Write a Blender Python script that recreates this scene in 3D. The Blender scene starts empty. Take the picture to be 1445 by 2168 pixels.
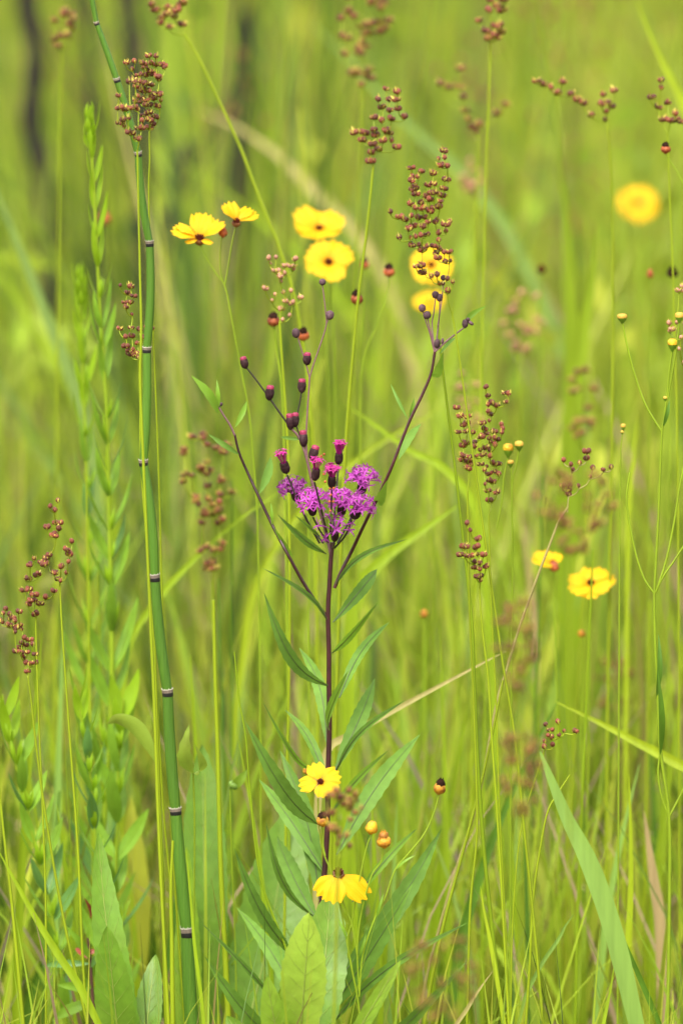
import bpy, math, random
import numpy as np
from mathutils import Vector, Matrix

rnd = random.Random(7)
rs = np.random.RandomState(11)
scene = bpy.context.scene
col = scene.collection

# ------------------------------------------------------------------ camera
CAM = Vector((0.0, -6.8, 1.25)); TGT = Vector((0.0, 0.0, 0.45))
SENS, LENS = 22.3, 250.0
cam_d = bpy.data.cameras.new('camera'); cam = bpy.data.objects.new('camera', cam_d); col.objects.link(cam)
fwd = (TGT - CAM).normalized()
cam.location = CAM; cam.rotation_euler = fwd.to_track_quat('-Z', 'Y').to_euler()
cam_d.sensor_fit = 'VERTICAL'; cam_d.sensor_height = SENS; cam_d.lens = LENS
cam_d.clip_start = 0.1; cam_d.clip_end = 2000
cam_d.dof.use_dof = True; cam_d.dof.focus_distance = (TGT - CAM).length; cam_d.dof.aperture_fstop = 4.2
scene.camera = cam
# ------------------------------------------------------------------ sky and sun (bright overcast)
SUN_EL, SUN_AZ = math.radians(58), math.radians(200)      # azimuth from +Y, clockwise: behind and left of the camera
w = bpy.data.worlds.new('World'); scene.world = w; w.use_nodes = True
nt = w.node_tree; bg = nt.nodes['Background']
sky = nt.nodes.new('ShaderNodeTexSky'); sky.sky_type = 'NISHITA'; sky.sun_disc = False
sky.sun_elevation = SUN_EL; sky.sun_rotation = SUN_AZ; sky.dust_density = 4.0; sky.air_density = 1.0
hs = nt.nodes.new('ShaderNodeHueSaturation'); hs.inputs['Saturation'].default_value = 0.12
nt.links.new(sky.outputs[0], hs.inputs['Color']); nt.links.new(hs.outputs[0], bg.inputs['Color'])
bg.inputs['Strength'].default_value = 0.13
sd = bpy.data.lights.new('sun', 'SUN'); sun = bpy.data.objects.new('sun', sd); col.objects.link(sun)
sd.energy = 1.5; sd.angle = math.radians(24); sd.color = (1.0, 0.94, 0.82)
sdir = Vector((math.sin(SUN_AZ) * math.cos(SUN_EL), math.cos(SUN_AZ) * math.cos(SUN_EL), math.sin(SUN_EL)))
sun.rotation_euler = sdir.to_track_quat('Z', 'Y').to_euler(); sun.location = sdir * 20
# ------------------------------------------------------------------ exposure
vs = scene.view_settings; vs.view_transform = 'Standard'; vs.look = 'None'; vs.gamma = 1.0; vs.use_curve_mapping = False
vs.exposure = 1.40
scene.cycles.use_denoising = True
scene.cycles.max_bounces = 8; scene.cycles.diffuse_bounces = 5; scene.cycles.transmission_bounces = 5
scene.cycles.caustics_reflective = False; scene.cycles.caustics_refractive = False

right = fwd.cross(Vector((0, 0, 1))).normalized(); upv = right.cross(fwd)
HF = SENS / LENS
def P(px, py, y=0.0):
    """photo pixel -> point of the place at ground distance y behind the ironweed"""
    d = fwd + right * ((px - 722.5) / 2168 * HF) + upv * ((1084 - py) / 2168 * HF)
    return CAM + d * ((y - CAM.y) / d.y)
def S(y=0.0):
    return HF / 2168 * (y - CAM.y)

YS = 0.72     # depth scale of the single plants
# ------------------------------------------------------------------ materials
def mat_new(name):
    m = bpy.data.materials.new(name); m.use_nodes = True
    t = m.node_tree; t.nodes.clear()
    return m, t, t.nodes, t.links
def plant_mat(name, rgb, trans=0.35, rough=0.45, var=0.18, attr=None, spec=0.4, nscale=60, bump=0.25, stretch=(1, 1, 1), second=None, sec_amt=0.5):
    m, t, N, L = mat_new(name)
    out = N.new('ShaderNodeOutputMaterial'); pr = N.new('ShaderNodeBsdfPrincipled')
    tc = N.new('ShaderNodeTexCoord'); mp = N.new('ShaderNodeMapping'); mp.inputs['Scale'].default_value = stretch
    L.new(tc.outputs['Object'], mp.inputs['Vector'])
    nz = N.new('ShaderNodeTexNoise'); nz.inputs['Scale'].default_value = nscale; nz.inputs['Detail'].default_value = 5
    L.new(mp.outputs[0], nz.inputs['Vector'])
    if attr:
        a = N.new('ShaderNodeAttribute'); a.attribute_name = attr; csrc = a.outputs['Color']
    else:
        a = N.new('ShaderNodeRGB'); a.outputs[0].default_value = (*rgb, 1); csrc = a.outputs[0]
    if second:
        n2 = N.new('ShaderNodeTexNoise'); n2.inputs['Scale'].default_value = nscale * 0.35; n2.inputs['Detail'].default_value = 3
        L.new(mp.outputs[0], n2.inputs['Vector'])
        r2 = N.new('ShaderNodeMapRange'); r2.inputs[1].default_value = 0.45; r2.inputs[2].default_value = 0.68
        r2.inputs[3].default_value = 0.0; r2.inputs[4].default_value = sec_amt
        L.new(n2.outputs[0], r2.inputs[0])
        mx = N.new('ShaderNodeMix'); mx.data_type = 'RGBA'; L.new(r2.outputs[0], mx.inputs[0])
        L.new(csrc, mx.inputs[6]); mx.inputs[7].default_value = (*second, 1); csrc = mx.outputs[2]
    oi = N.new('ShaderNodeObjectInfo')
    mr = N.new('ShaderNodeMapRange'); mr.inputs[3].default_value = 1 - var; mr.inputs[4].default_value = 1 + var
    L.new(oi.outputs['Random'], mr.inputs[0])
    mr2 = N.new('ShaderNodeMapRange'); mr2.inputs[1].default_value = 0.3; mr2.inputs[2].default_value = 0.7
    mr2.inputs[3].default_value = 1 - var; mr2.inputs[4].default_value = 1 + var
    L.new(nz.outputs[0], mr2.inputs[0])
    mu = N.new('ShaderNodeMath'); mu.operation = 'MULTIPLY'; L.new(mr.outputs[0], mu.inputs[0]); L.new(mr2.outputs[0], mu.inputs[1])
    h = N.new('ShaderNodeHueSaturation'); L.new(csrc, h.inputs['Color']); L.new(mu.outputs[0], h.inputs['Value'])
    L.new(h.outputs[0], pr.inputs['Base Color'])
    pr.inputs['Roughness'].default_value = rough; pr.inputs['Specular IOR Level'].default_value = spec
    bp = N.new('ShaderNodeBump'); bp.inputs['Strength'].default_value = bump; bp.inputs['Distance'].default_value = 0.0006
    L.new(nz.outputs[0], bp.inputs['Height']); L.new(bp.outputs[0], pr.inputs['Normal'])
    if trans > 0:
        tr = N.new('ShaderNodeBsdfTranslucent'); L.new(h.outputs[0], tr.inputs['Color'])
        ms = N.new('ShaderNodeMixShader'); ms.inputs[0].default_value = trans
        L.new(pr.outputs[0], ms.inputs[1]); L.new(tr.outputs[0], ms.inputs[2]); L.new(ms.outputs[0], out.inputs[0])
    else:
        L.new(pr.outputs[0], out.inputs[0])
    return m

M = {}
M['grass_attr'] = plant_mat('grass_tinted', None, 0.45, 0.5, 0.10, attr='tint', spec=0.25, nscale=30)
M['lime'] = plant_mat('lime_grass', (0.29, 0.41, 0.014), 0.4, 0.45, 0.15, stretch=(3, 3, .3))
M['yellow_stem'] = plant_mat('yellow_green_stem', (0.32, 0.41, 0.014), 0.25, 0.4, 0.12, stretch=(3, 3, .2))
M['green'] = plant_mat('mid_green', (0.10, 0.21, 0.016), 0.35, 0.45, 0.18)
M['pale_blade'] = plant_mat('pale_green_blade', (0.26, 0.42, 0.075), 0.35, 0.4, 0.10, stretch=(4, 4, .2))
M['blue_blade'] = plant_mat('blue_green_blade', (0.22, 0.33, 0.07), 0.35, 0.5, 0.1)
M['straw'] = plant_mat('dry_straw', (0.42, 0.36, 0.12), 0.2, 0.6, 0.15, stretch=(3, 3, .2))
M['pink_straw'] = plant_mat('pinkish_straw', (0.40, 0.29, 0.13), 0.2, 0.6, 0.15, stretch=(3, 3, .2))
M['iron_leaf'] = plant_mat('ironweed_leaf', (0.150, 0.285, 0.042), 0.35, 0.55, 0.12, spec=0.2, nscale=160, bump=0.8, second=(0.17, 0.30, 0.04))
M['iron_leaf_lime'] = plant_mat('ironweed_young_leaf', (0.20, 0.36, 0.03), 0.4, 0.4, 0.10, nscale=140, bump=0.4)
M['iron_rib'] = plant_mat('ironweed_midrib', (0.10, 0.13, 0.05), 0.1, 0.45, 0.1)
M['maroon'] = plant_mat('maroon_stem', (0.050, 0.010, 0.012), 0.0, 0.38, 0.25, nscale=200, second=(0.02, 0.006, 0.008), spec=0.5)
M['mauve'] = plant_mat('mauve_stem', (0.18, 0.09, 0.095), 0.0, 0.45, 0.15, nscale=200)
M['dark_ped'] = plant_mat('dark_peduncle', (0.035, 0.024, 0.018), 0.0, 0.45, 0.2, nscale=200)
M['bract'] = plant_mat('dark_bracts', (0.032, 0.013, 0.015), 0.0, 0.7, 0.3, spec=.15, nscale=700, second=(0.09, 0.05, 0.055), bump=0.8)
M['bud'] = plant_mat('mauve_bud', (0.115, 0.065, 0.075), 0.0, 0.7, 0.25, spec=.15, nscale=700, second=(0.035, 0.02, 0.026), bump=0.8)
M['crimson'] = plant_mat('crimson_tip', (0.30, 0.025, 0.075), 0.15, 0.5, 0.2, nscale=600, bump=0.6)
M['magenta'] = plant_mat('magenta_florets', (0.44, 0.018, 0.22), 0.3, 0.45, 0.2, nscale=400)
M['violet'] = plant_mat('violet_florets', (0.44, 0.050, 0.40), 0.35, 0.5, 0.35, nscale=500, second=(0.58, 0.14, 0.52))
M['horsetail'] = plant_mat('horsetail_green', (0.075, 0.175, 0.016), 0.0, 0.36, 0.10, nscale=160, stretch=(7, 7, .12), bump=0.9, spec=0.4, second=(0.115, 0.22, 0.018))
M['black'] = plant_mat('sheath_black', (0.012, 0.011, 0.010), 0.0, 0.5, 0.2)
M['sheath'] = plant_mat('sheath_tan', (0.17, 0.13, 0.10), 0.0, 0.6, 0.3, nscale=900, stretch=(4, 4, 1), second=(0.07, 0.05, 0.04))
M['fringe'] = plant_mat('sheath_fringe', (0.42, 0.38, 0.30), 0.0, 0.6, 0.1)
M['capsule'] = plant_mat('rush_capsule', (0.165, 0.036, 0.015), 0.0, 0.36, 0.45, nscale=700, spec=0.5, second=(0.30, 0.10, 0.03), sec_amt=.35, bump=.6)
M['capsule_pale'] = plant_mat('rush_capsule_pale', (0.42, 0.20, 0.12), 0.0, 0.4, 0.25, nscale=500)
M['tepal'] = plant_mat('rush_tepal', (0.58, 0.50, 0.08), 0.3, 0.5, 0.2)
M['petal_disc'] = plant_mat('coreopsis_disc', (0.11, 0.018, 0.008), 0.0, 0.8, 0.3, spec=.1, nscale=800, second=(0.02, 0.006, 0.006))
M['cup'] = plant_mat('coreopsis_cup', (0.20, 0.06, 0.02), 0.0, 0.5, 0.2, nscale=400, second=(0.08, 0.10, 0.02))
M['spent_red'] = plant_mat('spent_red', (0.46, 0.11, 0.030), 0.1, 0.5, 0.25, nscale=900, second=(0.16, 0.02, 0.010), sec_amt=.85, bump=1.0)
M['spent_orange'] = plant_mat('spent_orange', (0.64, 0.29, 0.022), 0.1, 0.5, 0.22, nscale=900, second=(0.22, 0.05, 0.012), sec_amt=.85, bump=1.0)
M['bud_yellow'] = plant_mat('bud_yellow', (0.78, 0.48, 0.02), 0.15, 0.45, 0.12, nscale=900, second=(0.48, 0.15, 0.02), sec_amt=.8, bump=1.0)
M['button'] = plant_mat('button_yellow', (0.58, 0.36, 0.045), 0.1, 0.6, 0.15, nscale=900)
M['soot'] = plant_mat('dark_floret_cap', (0.026, 0.011, 0.007), 0.0, 0.9, 0.3, spec=.08, nscale=900, bump=1.0)
M['dock'] = plant_mat('dock_leaf', (0.28, 0.46, 0.040), 0.4, 0.42, 0.14, nscale=120, bump=1.0, second=(0.30, 0.42, 0.045))
M['dock_dark'] = plant_mat('dock_leaf_dark', (0.165, 0.31, 0.028), 0.4, 0.42, 0.14, nscale=120, bump=1.0, second=(0.22, 0.35, 0.04))
M['dock_lime'] = plant_mat('dock_leaf_lime', (0.37, 0.55, 0.06), 0.4, 0.42, 0.12, nscale=120, bump=1.0, second=(0.40, 0.54, 0.07))
M['dock_rib'] = plant_mat('dock_midrib', (0.34, 0.43, 0.085), 0.2, 0.4, 0.08)
M['yellowing'] = plant_mat('yellowing_leaf', (0.38, 0.40, 0.03), 0.4, 0.45, 0.1, nscale=30, second=(0.46, 0.36, 0.035))
M['chewed'] = plant_mat('chewed_leaf', (0.33, 0.46, 0.05), 0.4, 0.45, 0.1, nscale=110, second=(0.12, 0.08, 0.02), sec_amt=0.35)
M['forb_stem'] = plant_mat('lime_forb_stem', (0.30, 0.42, 0.020), 0.3, 0.45, 0.1)
M['forb_leaf'] = plant_mat('forb_leaf', (0.22, 0.39, 0.03), 0.4, 0.42, 0.15, nscale=80)
M['forb_lime'] = plant_mat('forb_young_leaf', (0.29, 0.46, 0.015), 0.45, 0.42, 0.1, nscale=80)
M['forb_blue'] = plant_mat('forb_leaf_blue', (0.13, 0.27, 0.06), 0.35, 0.42, 0.12, nscale=80)
M['red_leaf'] = plant_mat('red_leaf', (0.30, 0.06, 0.035), 0.3, 0.45, 0.1)
M['wood'] = plant_mat('dark_wood', (0.020, 0.015, 0.010), 0.0, 0.8, 0.3, nscale=40)
M['brown_stem'] = plant_mat('brown_stem', (0.075, 0.030, 0.018), 0.0, 0.6, 0.2)

def petal_material():
    m, t, N, L = mat_new('coreopsis_petal')
    out = N.new('ShaderNodeOutputMaterial'); pr = N.new('ShaderNodeBsdfPrincipled'); tc = N.new('ShaderNodeTexCoord')
    sp = N.new('ShaderNodeSeparateXYZ'); L.new(tc.outputs['Object'], sp.inputs[0])
    nz = N.new('ShaderNodeTexNoise'); nz.inputs['Scale'].default_value = 9
    mp = N.new('ShaderNodeMapping'); mp.inputs['Scale'].default_value = (0.5, 3, 1)
    L.new(tc.outputs['Object'], mp.inputs[0]); L.new(mp.outputs[0], nz.inputs['Vector'])
    ad = N.new('ShaderNodeMath'); ad.operation = 'MULTIPLY_ADD'; ad.inputs[1].default_value = 0.10
    L.new(nz.outputs[0], ad.inputs[0]); L.new(sp.outputs[0], ad.inputs[2])
    cr = N.new('ShaderNodeValToRGB'); e = cr.color_ramp.elements
    e[0].position = 0.16; e[0].color = (0.16, 0.012, 0.005, 1)
    e[1].position = 0.24; e[1].color = (0.80, 0.42, 0.006, 1)
    x = cr.color_ramp.elements.new(0.5); x.color = (0.85, 0.50, 0.005, 1)
    L.new(ad.outputs[0], cr.inputs[0]); L.new(cr.outputs[0], pr.inputs['Base Color'])
    pr.inputs['Roughness'].default_value = 0.5; pr.inputs['Specular IOR Level'].default_value = 0.25
    bp = N.new('ShaderNodeBump'); bp.inputs['Strength'].default_value = 0.3; bp.inputs['Distance'].default_value = 0.001
    wv = N.new('ShaderNodeTexWave'); wv.bands_direction = 'Y'; wv.inputs['Scale'].default_value = 5; wv.inputs['Distortion'].default_value = 1
    L.new(tc.outputs['Object'], wv.inputs[0]); L.new(wv.outputs[1], bp.inputs['Height']); L.new(bp.outputs[0], pr.inputs['Normal'])
    tr = N.new('ShaderNodeBsdfTranslucent'); L.new(cr.outputs[0], tr.inputs[0])
    ms = N.new('ShaderNodeMixShader'); ms.inputs[0].default_value = 0.35
    L.new(pr.outputs[0], ms.inputs[1]); L.new(tr.outputs[0], ms.inputs[2]); L.new(ms.outputs[0], out.inputs[0])
    return m
M['petal'] = petal_material()

def soil_material():
    m, t, N, L = mat_new('meadow_soil')
    out = N.new('ShaderNodeOutputMaterial'); pr = N.new('ShaderNodeBsdfPrincipled'); tc = N.new('ShaderNodeTexCoord')
    n1 = N.new('ShaderNodeTexNoise'); n1.inputs['Scale'].default_value = 3; n1.inputs['Detail'].default_value = 8
    n2 = N.new('ShaderNodeTexNoise'); n2.inputs['Scale'].default_value = 45; n2.inputs['Detail'].default_value = 6
    L.new(tc.outputs['Object'], n1.inputs['Vector']); L.new(tc.outputs['Object'], n2.inputs['Vector'])
    c1 = N.new('ShaderNodeValToRGB'); e = c1.color_ramp.elements
    e[0].position = 0.35; e[0].color = (0.09, 0.065, 0.03, 1); e[1].position = 0.62; e[1].color = (0.24, 0.22, 0.07, 1)
    L.new(n1.outputs[0], c1.inputs[0])
    c2 = N.new('ShaderNodeValToRGB'); e = c2.color_ramp.elements
    e[0].position = 0.4; e[0].color = (0.5, 0.5, 0.5, 1); e[1].position = 0.7; e[1].color = (1.6, 1.45, 1.1, 1)
    L.new(n2.outputs[0], c2.inputs[0])
    mx = N.new('ShaderNodeMix'); mx.data_type = 'RGBA'; mx.blend_type = 'MULTIPLY'; mx.inputs[0].default_value = 1
    L.new(c1.outputs[0], mx.inputs[6]); L.new(c2.outputs[0], mx.inputs[7]); L.new(mx.outputs[2], pr.inputs['Base Color'])
    pr.inputs['Roughness'].default_value = 0.9
    bp = N.new('ShaderNodeBump'); bp.inputs['Distance'].default_value = 0.02; L.new(n2.outputs[0], bp.inputs['Height']); L.new(bp.outputs[0], pr.inputs['Normal'])
    L.new(pr.outputs[0], out.inputs[0])
    return m
M['soil'] = soil_material()

# ------------------------------------------------------------------ mesh helpers
class MB:
    def __init__(s): s.v = []; s.f = []; s.m = []
    def quadstrip(s, rows, mi=0, closed=False):
        b = len(s.v); n = len(rows[0])
        for r in rows: s.v.extend(r)
        for i in range(len(rows) - 1):
            for j in range(n if closed else n - 1):
                k = (j + 1) % n
                s.f.append((b + i * n + j, b + i * n + k, b + (i + 1) * n + k, b + (i + 1) * n + j)); s.m.append(mi)
    def cap(s, ring, mi=0):
        b = len(s.v); s.v.extend(ring); s.f.append(tuple(range(b, b + len(ring)))); s.m.append(mi)
    def tube(s, pts, rad, sides=6, mi=0, ridge=0.0):
        rows = []; n = len(pts); u = None
        for i, p in enumerate(pts):
            t = (pts[min(i + 1, n - 1)] - pts[max(i - 1, 0)])
            t = t.normalized() if t.length > 1e-9 else Vector((0, 0, 1))
            if u is None:
                u = t.cross(Vector((0, 1, 0)))
                if u.length < 1e-3: u = t.cross(Vector((1, 0, 0)))
            u = (u - t * u.dot(t)).normalized(); w_ = t.cross(u)
            r = rad[i] if isinstance(rad, (list, tuple)) else rad
            rows.append([p + (u * math.cos(a) + w_ * math.sin(a)) * r * (1 + (ridge if k % 2 else -ridge)) for k, a in ((k, 2 * math.pi * k / sides) for k in range(sides))])
        s.quadstrip(rows, mi, True)
        s.cap(rows[-1], mi); s.cap(list(reversed(rows[0])), mi)
    def lathe(s, prof, sides=10, mi=0, o=Vector(), rot=None, bumps=0.0):
        rows = []
        for i, (r, z) in enumerate(prof):
            ring = []
            for k in range(sides):
                a = 2 * math.pi * (k + (0.5 if i % 2 else 0)) / sides
                rr = r * (1 + (bumps if (k % 2) else -bumps))
                v = Vector((rr * math.cos(a), rr * math.sin(a), z))
                ring.append(o + (rot @ v if rot else v))
            rows.append(ring)
        s.quadstrip(rows, mi, True); s.cap(rows[-1], mi); s.cap(list(reversed(rows[0])), mi)
    def mesh(s, name, mats, off=Vector(), smooth=True):
        me = bpy.data.meshes.new(name); me.from_pydata([tuple(v - off) for v in s.v], [], s.f)
        for m in (mats if isinstance(mats, (list, tuple)) else [mats]): me.materials.append(M[m] if isinstance(m, str) else m)
        me.polygons.foreach_set('material_index', s.m)
        if smooth: me.polygons.foreach_set('use_smooth', [True] * len(s.f))
        me.update(); return me

def spline(pts, n=5):
    """Catmull-Rom through Vectors"""
    if len(pts) < 3:
        return [pts[0].lerp(pts[-1], i / n) for i in range(n + 1)]
    q = [pts[0] * 2 - pts[1]] + list(pts) + [pts[-1] * 2 - pts[-2]]; out = []
    for i in range(1, len(q) - 2):
        a, b, c, d = q[i - 1], q[i], q[i + 1], q[i + 2]
        for k in range(n):
            t = k / n
            out.append(0.5 * ((2 * b) + (c - a) * t + (2 * a - 5 * b + 4 * c - d) * t * t + (3 * b - a - 3 * c + d) * t ** 3))
    out.append(pts[-1].copy()); return out

def tag(o, label=None, cat=None, group=None, kind=None):
    if label: o['label'] = label
    if cat: o['category'] = cat
    if group: o['group'] = group
    if kind: o['kind'] = kind
    return o

class Thing:
    """an Empty on the ground that parents the parts of one plant"""
    def __init__(s, name, label, cat, base, group=None):
        s.base = base.copy(); s.root = bpy.data.objects.new(name, None); s.root.empty_display_size = 0.02
        s.root.location = base; col.objects.link(s.root); tag(s.root, label, cat, group)
    def part(s, name, mb, mats, parent=None, smooth=True):
        o = bpy.data.objects.new(name, mb.mesh(name, mats, s.base, smooth)); col.objects.link(o); o.parent = parent or s.root
        return o
    def inst(s, name, me, mtx, parent=None):
        o = bpy.data.objects.new(name, me); col.objects.link(o); o.parent = parent or s.root
        o.matrix_local = Matrix.Translation(-s.base) @ mtx
        return o

def frame(pos, axis, scale=1.0, spin=0.0):
    q = axis.normalized().to_track_quat('Z', 'Y')
    return Matrix.Translation(pos) @ q.to_matrix().to_4x4() @ Matrix.Rotation(spin, 4, 'Z') @ Matrix.Scale(scale, 4)

def line(pts, y, n=5):
    """list of (px,py[,dy]) -> splined world points; dy in metres"""
    return spline([P(p[0], p[1], y + (p[2] if len(p) > 2 else 0)) for p in pts], n)
def to_ground(pts, lean=0.0):
    p = pts[-1]; q = pts[-2]; d = (p - q)
    g = Vector((p.x + lean + (d.x / max(-d.z, 1e-3)) * p.z * 0.5 if d.z < 0 else p.x + lean, p.y, -0.012))
    n = 4
    for i in range(1, n + 1):
        t = i / n; pts.append(p.lerp(g, t))
    return pts
def lerp(a, b, t): return a + (b - a) * t
def taper(n, r0, r1): return [lerp(r0, r1, i / max(n - 1, 1)) for i in range(n)]

def leaf_mesh(mb, base, tip, width, face=None, bend=0.12, fold=0.25, peak=0.45, serr=0.0, n=14, wav=0.0, side=0.0, seed=0, mi=0, sharp=1.0):
    """blade with a V fold along the midrib, arched along its length; returns midrib points"""
    r = random.Random(seed); ax = tip - base; ln = ax.length; t0 = ax.normalized()
    face = face or Vector((0, -1, 0.3))
    nrm = (face - t0 * face.dot(t0)).normalized(); wv = t0.cross(nrm)
    rows = []; mid = []; a = peak / (1 - peak)
    wmax = (peak ** (a * 1.1)) * ((1 - peak) ** 1.1)
    for i in range(n + 1):
        t = i / n
        prof = ((t ** (a * 1.1)) * ((1 - t) ** 1.1)) / wmax if 0 < t < 1 else 0
        prof = max(prof, 0.05 * (1 - t)) ** sharp
        hw = width * 0.5 * prof
        c = base + ax * t + nrm * (math.sin(math.pi * t) * bend * ln) + wv * (math.sin(math.pi * t) * side * ln)
        mid.append(c.copy())
        e = 1 + (serr * (1 if i % 2 else -1)) if 0 < i < n else 1
        un = math.sin(t * 9 + seed) * wav * width
        row = []
        for k in (-1, -0.5, 0, 0.5, 1):
            row.append(c + wv * (k * hw * (e if abs(k) == 1 else 1)) + nrm * (abs(k) * hw * fold + (un * k if abs(k) > 0.4 else 0)))
        rows.append(row)
    mb.quadstrip(rows, mi)
    return mid, nrm

def add_leaf(T, b, t, wpx, y, mat='iron_leaf', ty=0.0, rib='iron_rib', ribw=1.6, parent=None, name='leaf', face=None, **kw):
    base = P(b[0], b[1], y); tip = P(t[0], t[1], y + ty); mb = MB()
    face = face or Vector((rnd.uniform(-.5, .5), -1, rnd.uniform(0.0, .6)))
    mid, nrm = leaf_mesh(mb, base, tip, wpx * S(y), face=face, seed=rnd.randint(0, 999), **kw)
    o = T.part(name, mb, mat, parent)
    if rib:
        rb = MB(); m2 = [p - nrm * 0 + nrm * 0.0002 for p in mid[:-1]]
        rb.tube(m2, taper(len(m2), ribw * S(y), 0.35 * S(y)), 5)
        T.part('midrib', rb, rib, o if parent is None else parent)
        if rib == 'dock_rib':
            vb = MB(); nn = len(mid); n_row = 5; V = mb.v
            for i in range(4, nn - 4, 3):
                for e in (0, 4):
                    j = min(nn - 2, i + 4); a_ = V[i * n_row + 2]; c_ = V[j * n_row + e]; h_ = V[(i + j) // 2 * n_row + (1 if e == 0 else 3)]
                    vb.tube([a_ + nrm * .0003, a_.lerp(h_, .9) + nrm * .0003, h_.lerp(c_, .85) + nrm * .0003], [.45 * S(y), .3 * S(y), .12 * S(y)], 4)
            T.part('veins', vb, rib, o)['kind'] = 'stuff'
    return o

# ------------------------------------------------------------------ the setting: ground and the uncountable grass
def ground():
    mb = MB(); xs = [-400, -60, -12, -6, -3, -1.5, 0, 1.5, 3, 6, 12, 60, 400]; ys = [-400, -60, -12, -7, -4, -2, 0, 1.5, 3, 5, 8, 12, 20, 60, 400]
    rows = []
    for y in ys: rows.append([Vector((x, y, -0.004 + (0.006 * math.sin(x * 2.1 + y) if abs(x) < 10 and abs(y) < 15 else 0) - 0.004)) for x in xs])
    mb.quadstrip(rows)
    o = bpy.data.objects.new('ground', mb.mesh('ground', 'soil')); col.objects.link(o); tag(o, 'bare dark soil under the meadow grass', 'ground', kind='structure')
ground()

def blades(name, x, y, L, W, lean, bend, tint, label, cat, seg=5, tipw=0.05):
    N = len(x); az = rs.uniform(0, 2 * np.pi, N); fa = rs.uniform(0, np.pi, N)
    t = np.linspace(0, 1, seg + 1)
    th = lean[:, None] + bend[:, None] * t[None, :] ** 1.5
    dl = L[:, None] / seg
    hor = np.concatenate([np.zeros((N, 1)), np.cumsum(np.sin(th[:, :-1]) * dl, 1)], 1)
    ver = np.concatenate([np.zeros((N, 1)), np.cumsum(np.cos(th[:, :-1]) * dl, 1)], 1) - 0.01
    cx = x[:, None] + hor * np.cos(az)[:, None]; cy = y[:, None] + hor * np.sin(az)[:, None]
    wp = np.clip(1.0 - t ** 2.2, tipw, 1) * (0.55 + 0.45 * np.minimum(1, t * 4))
    hw = W[:, None] * 0.5 * wp[None, :]
    v = np.zeros((N, seg + 1, 2, 3), np.float32)
    for k, s in ((0, -1), (1, 1)):
        v[:, :, k, 0] = cx + s * hw * np.cos(fa)[:, None]; v[:, :, k, 1] = cy + s * hw * np.sin(fa)[:, None]; v[:, :, k, 2] = ver
    b = (np.arange(N) * (seg + 1) * 2)[:, None] + (np.arange(seg) * 2)[None, :]
    f = np.stack([b, b + 1, b + 3, b + 2], -1).reshape(-1, 4).astype(np.int32)
    me = bpy.data.meshes.new(name); nf = len(f)
    me.vertices.add(N * (seg + 1) * 2); me.vertices.foreach_set('co', v.ravel())
    me.loops.add(nf * 4); me.loops.foreach_set('vertex_index', f.ravel())
    me.polygons.add(nf); me.polygons.foreach_set('loop_start', np.arange(nf, dtype=np.int32) * 4)
    me.update(calc_edges=True)
    ca = me.color_attributes.new('tint', 'FLOAT_COLOR', 'POINT')
    c = np.ones((N, (seg + 1) * 2, 4), np.float32); c[:, :, :3] = tint[:, None, :]
    ca.data.foreach_set('color', c.ravel())
    me.polygons.foreach_set('use_smooth', np.ones(nf, bool)); me.materials.append(M['grass_attr'])
    o = bpy.data.objects.new(name, me); col.objects.link(o); tag(o, label, cat, kind='stuff'); return o

PAL = np.array([(0.36, 0.47, 0.034), (0.27, 0.39, 0.030), (0.10, 0.18, 0.022), (0.47, 0.51, 0.055), (0.32, 0.46, 0.036), (0.17, 0.29, 0.08), (0.27, 0.21, 0.07), (0.05, 0.085, 0.014)])
PALW = np.array([0.27, 0.18, 0.09, 0.19, 0.12, 0.04, 0.06, 0.05])
def tints(n, w=PALW):
    i = rs.choice(len(PAL), n, p=w / w.sum()); return PAL[i] * rs.uniform(0.8, 1.2, (n, 1))
def scatter(n, y0, y1, half, power=1.0, xo=0.0):
    y = y0 + (y1 - y0) * rs.uniform(0, 1, n) ** power; x = rs.uniform(-1, 1, n) * half(y) + xo; return x, y
def clumps(nc, per, y0, y1, half, spread, power=1.0):
    """tufts: blades of one tuft share their hue"""
    cx, cy = scatter(nc, y0, y1, half, power); k = rs.randint(per[0], per[1], nc); i = np.repeat(np.arange(nc), k); n = len(i)
    ct = tints(nc) * rs.uniform(0.75, 1.2, (nc, 1)); ch = rs.uniform(0.75, 1.15, nc)
    t = ct[i] * 0.7 + tints(n) * 0.3
    return cx[i] + rs.normal(0, spread, n), cy[i] + rs.normal(0, spread, n), t, ch[i], n
fr = lambda y: 0.0298 * (y + 6.8)
zray = lambda py, y: CAM.z + (y + 6.8) * np.tan(-math.atan(0.8 / 6.8) + np.arctan((1084 - py) / 2168 * HF))
def height_limit(x, y, L):
    """grass close to the sharp plants stays short, in front of them it stays under the line of sight (trodden by the photographer);
    at the upper left the stand is low and open so that the woody saplings show"""
    lim = np.full_like(L, 9.0); n = len(L)
    k = (y > 0.05) & (y < 0.9); lim[k] = 0.16 + 0.42 * y[k] * rs.uniform(0.3, 1.3, k.sum())
    k = y <= 0.05; lim[k] = np.maximum(0.04, zray(2300, y[k]) * 0.8)
    lim[y < -3.2] = 0.10
    k = (x < -0.10 * (y + 6.8) / 6.8) & (y > 0.7) & (y < 4.2) & (rs.uniform(0, 1, n) < 0.9) & (x > -1.2)
    lim[k] = np.minimum(lim[k], np.maximum(0.10, zray(640 + 150 * rs.uniform(-1, 1, k.sum()), y[k])))
    return np.minimum(L, lim * rs.uniform(0.75, 1.0, n))

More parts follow.
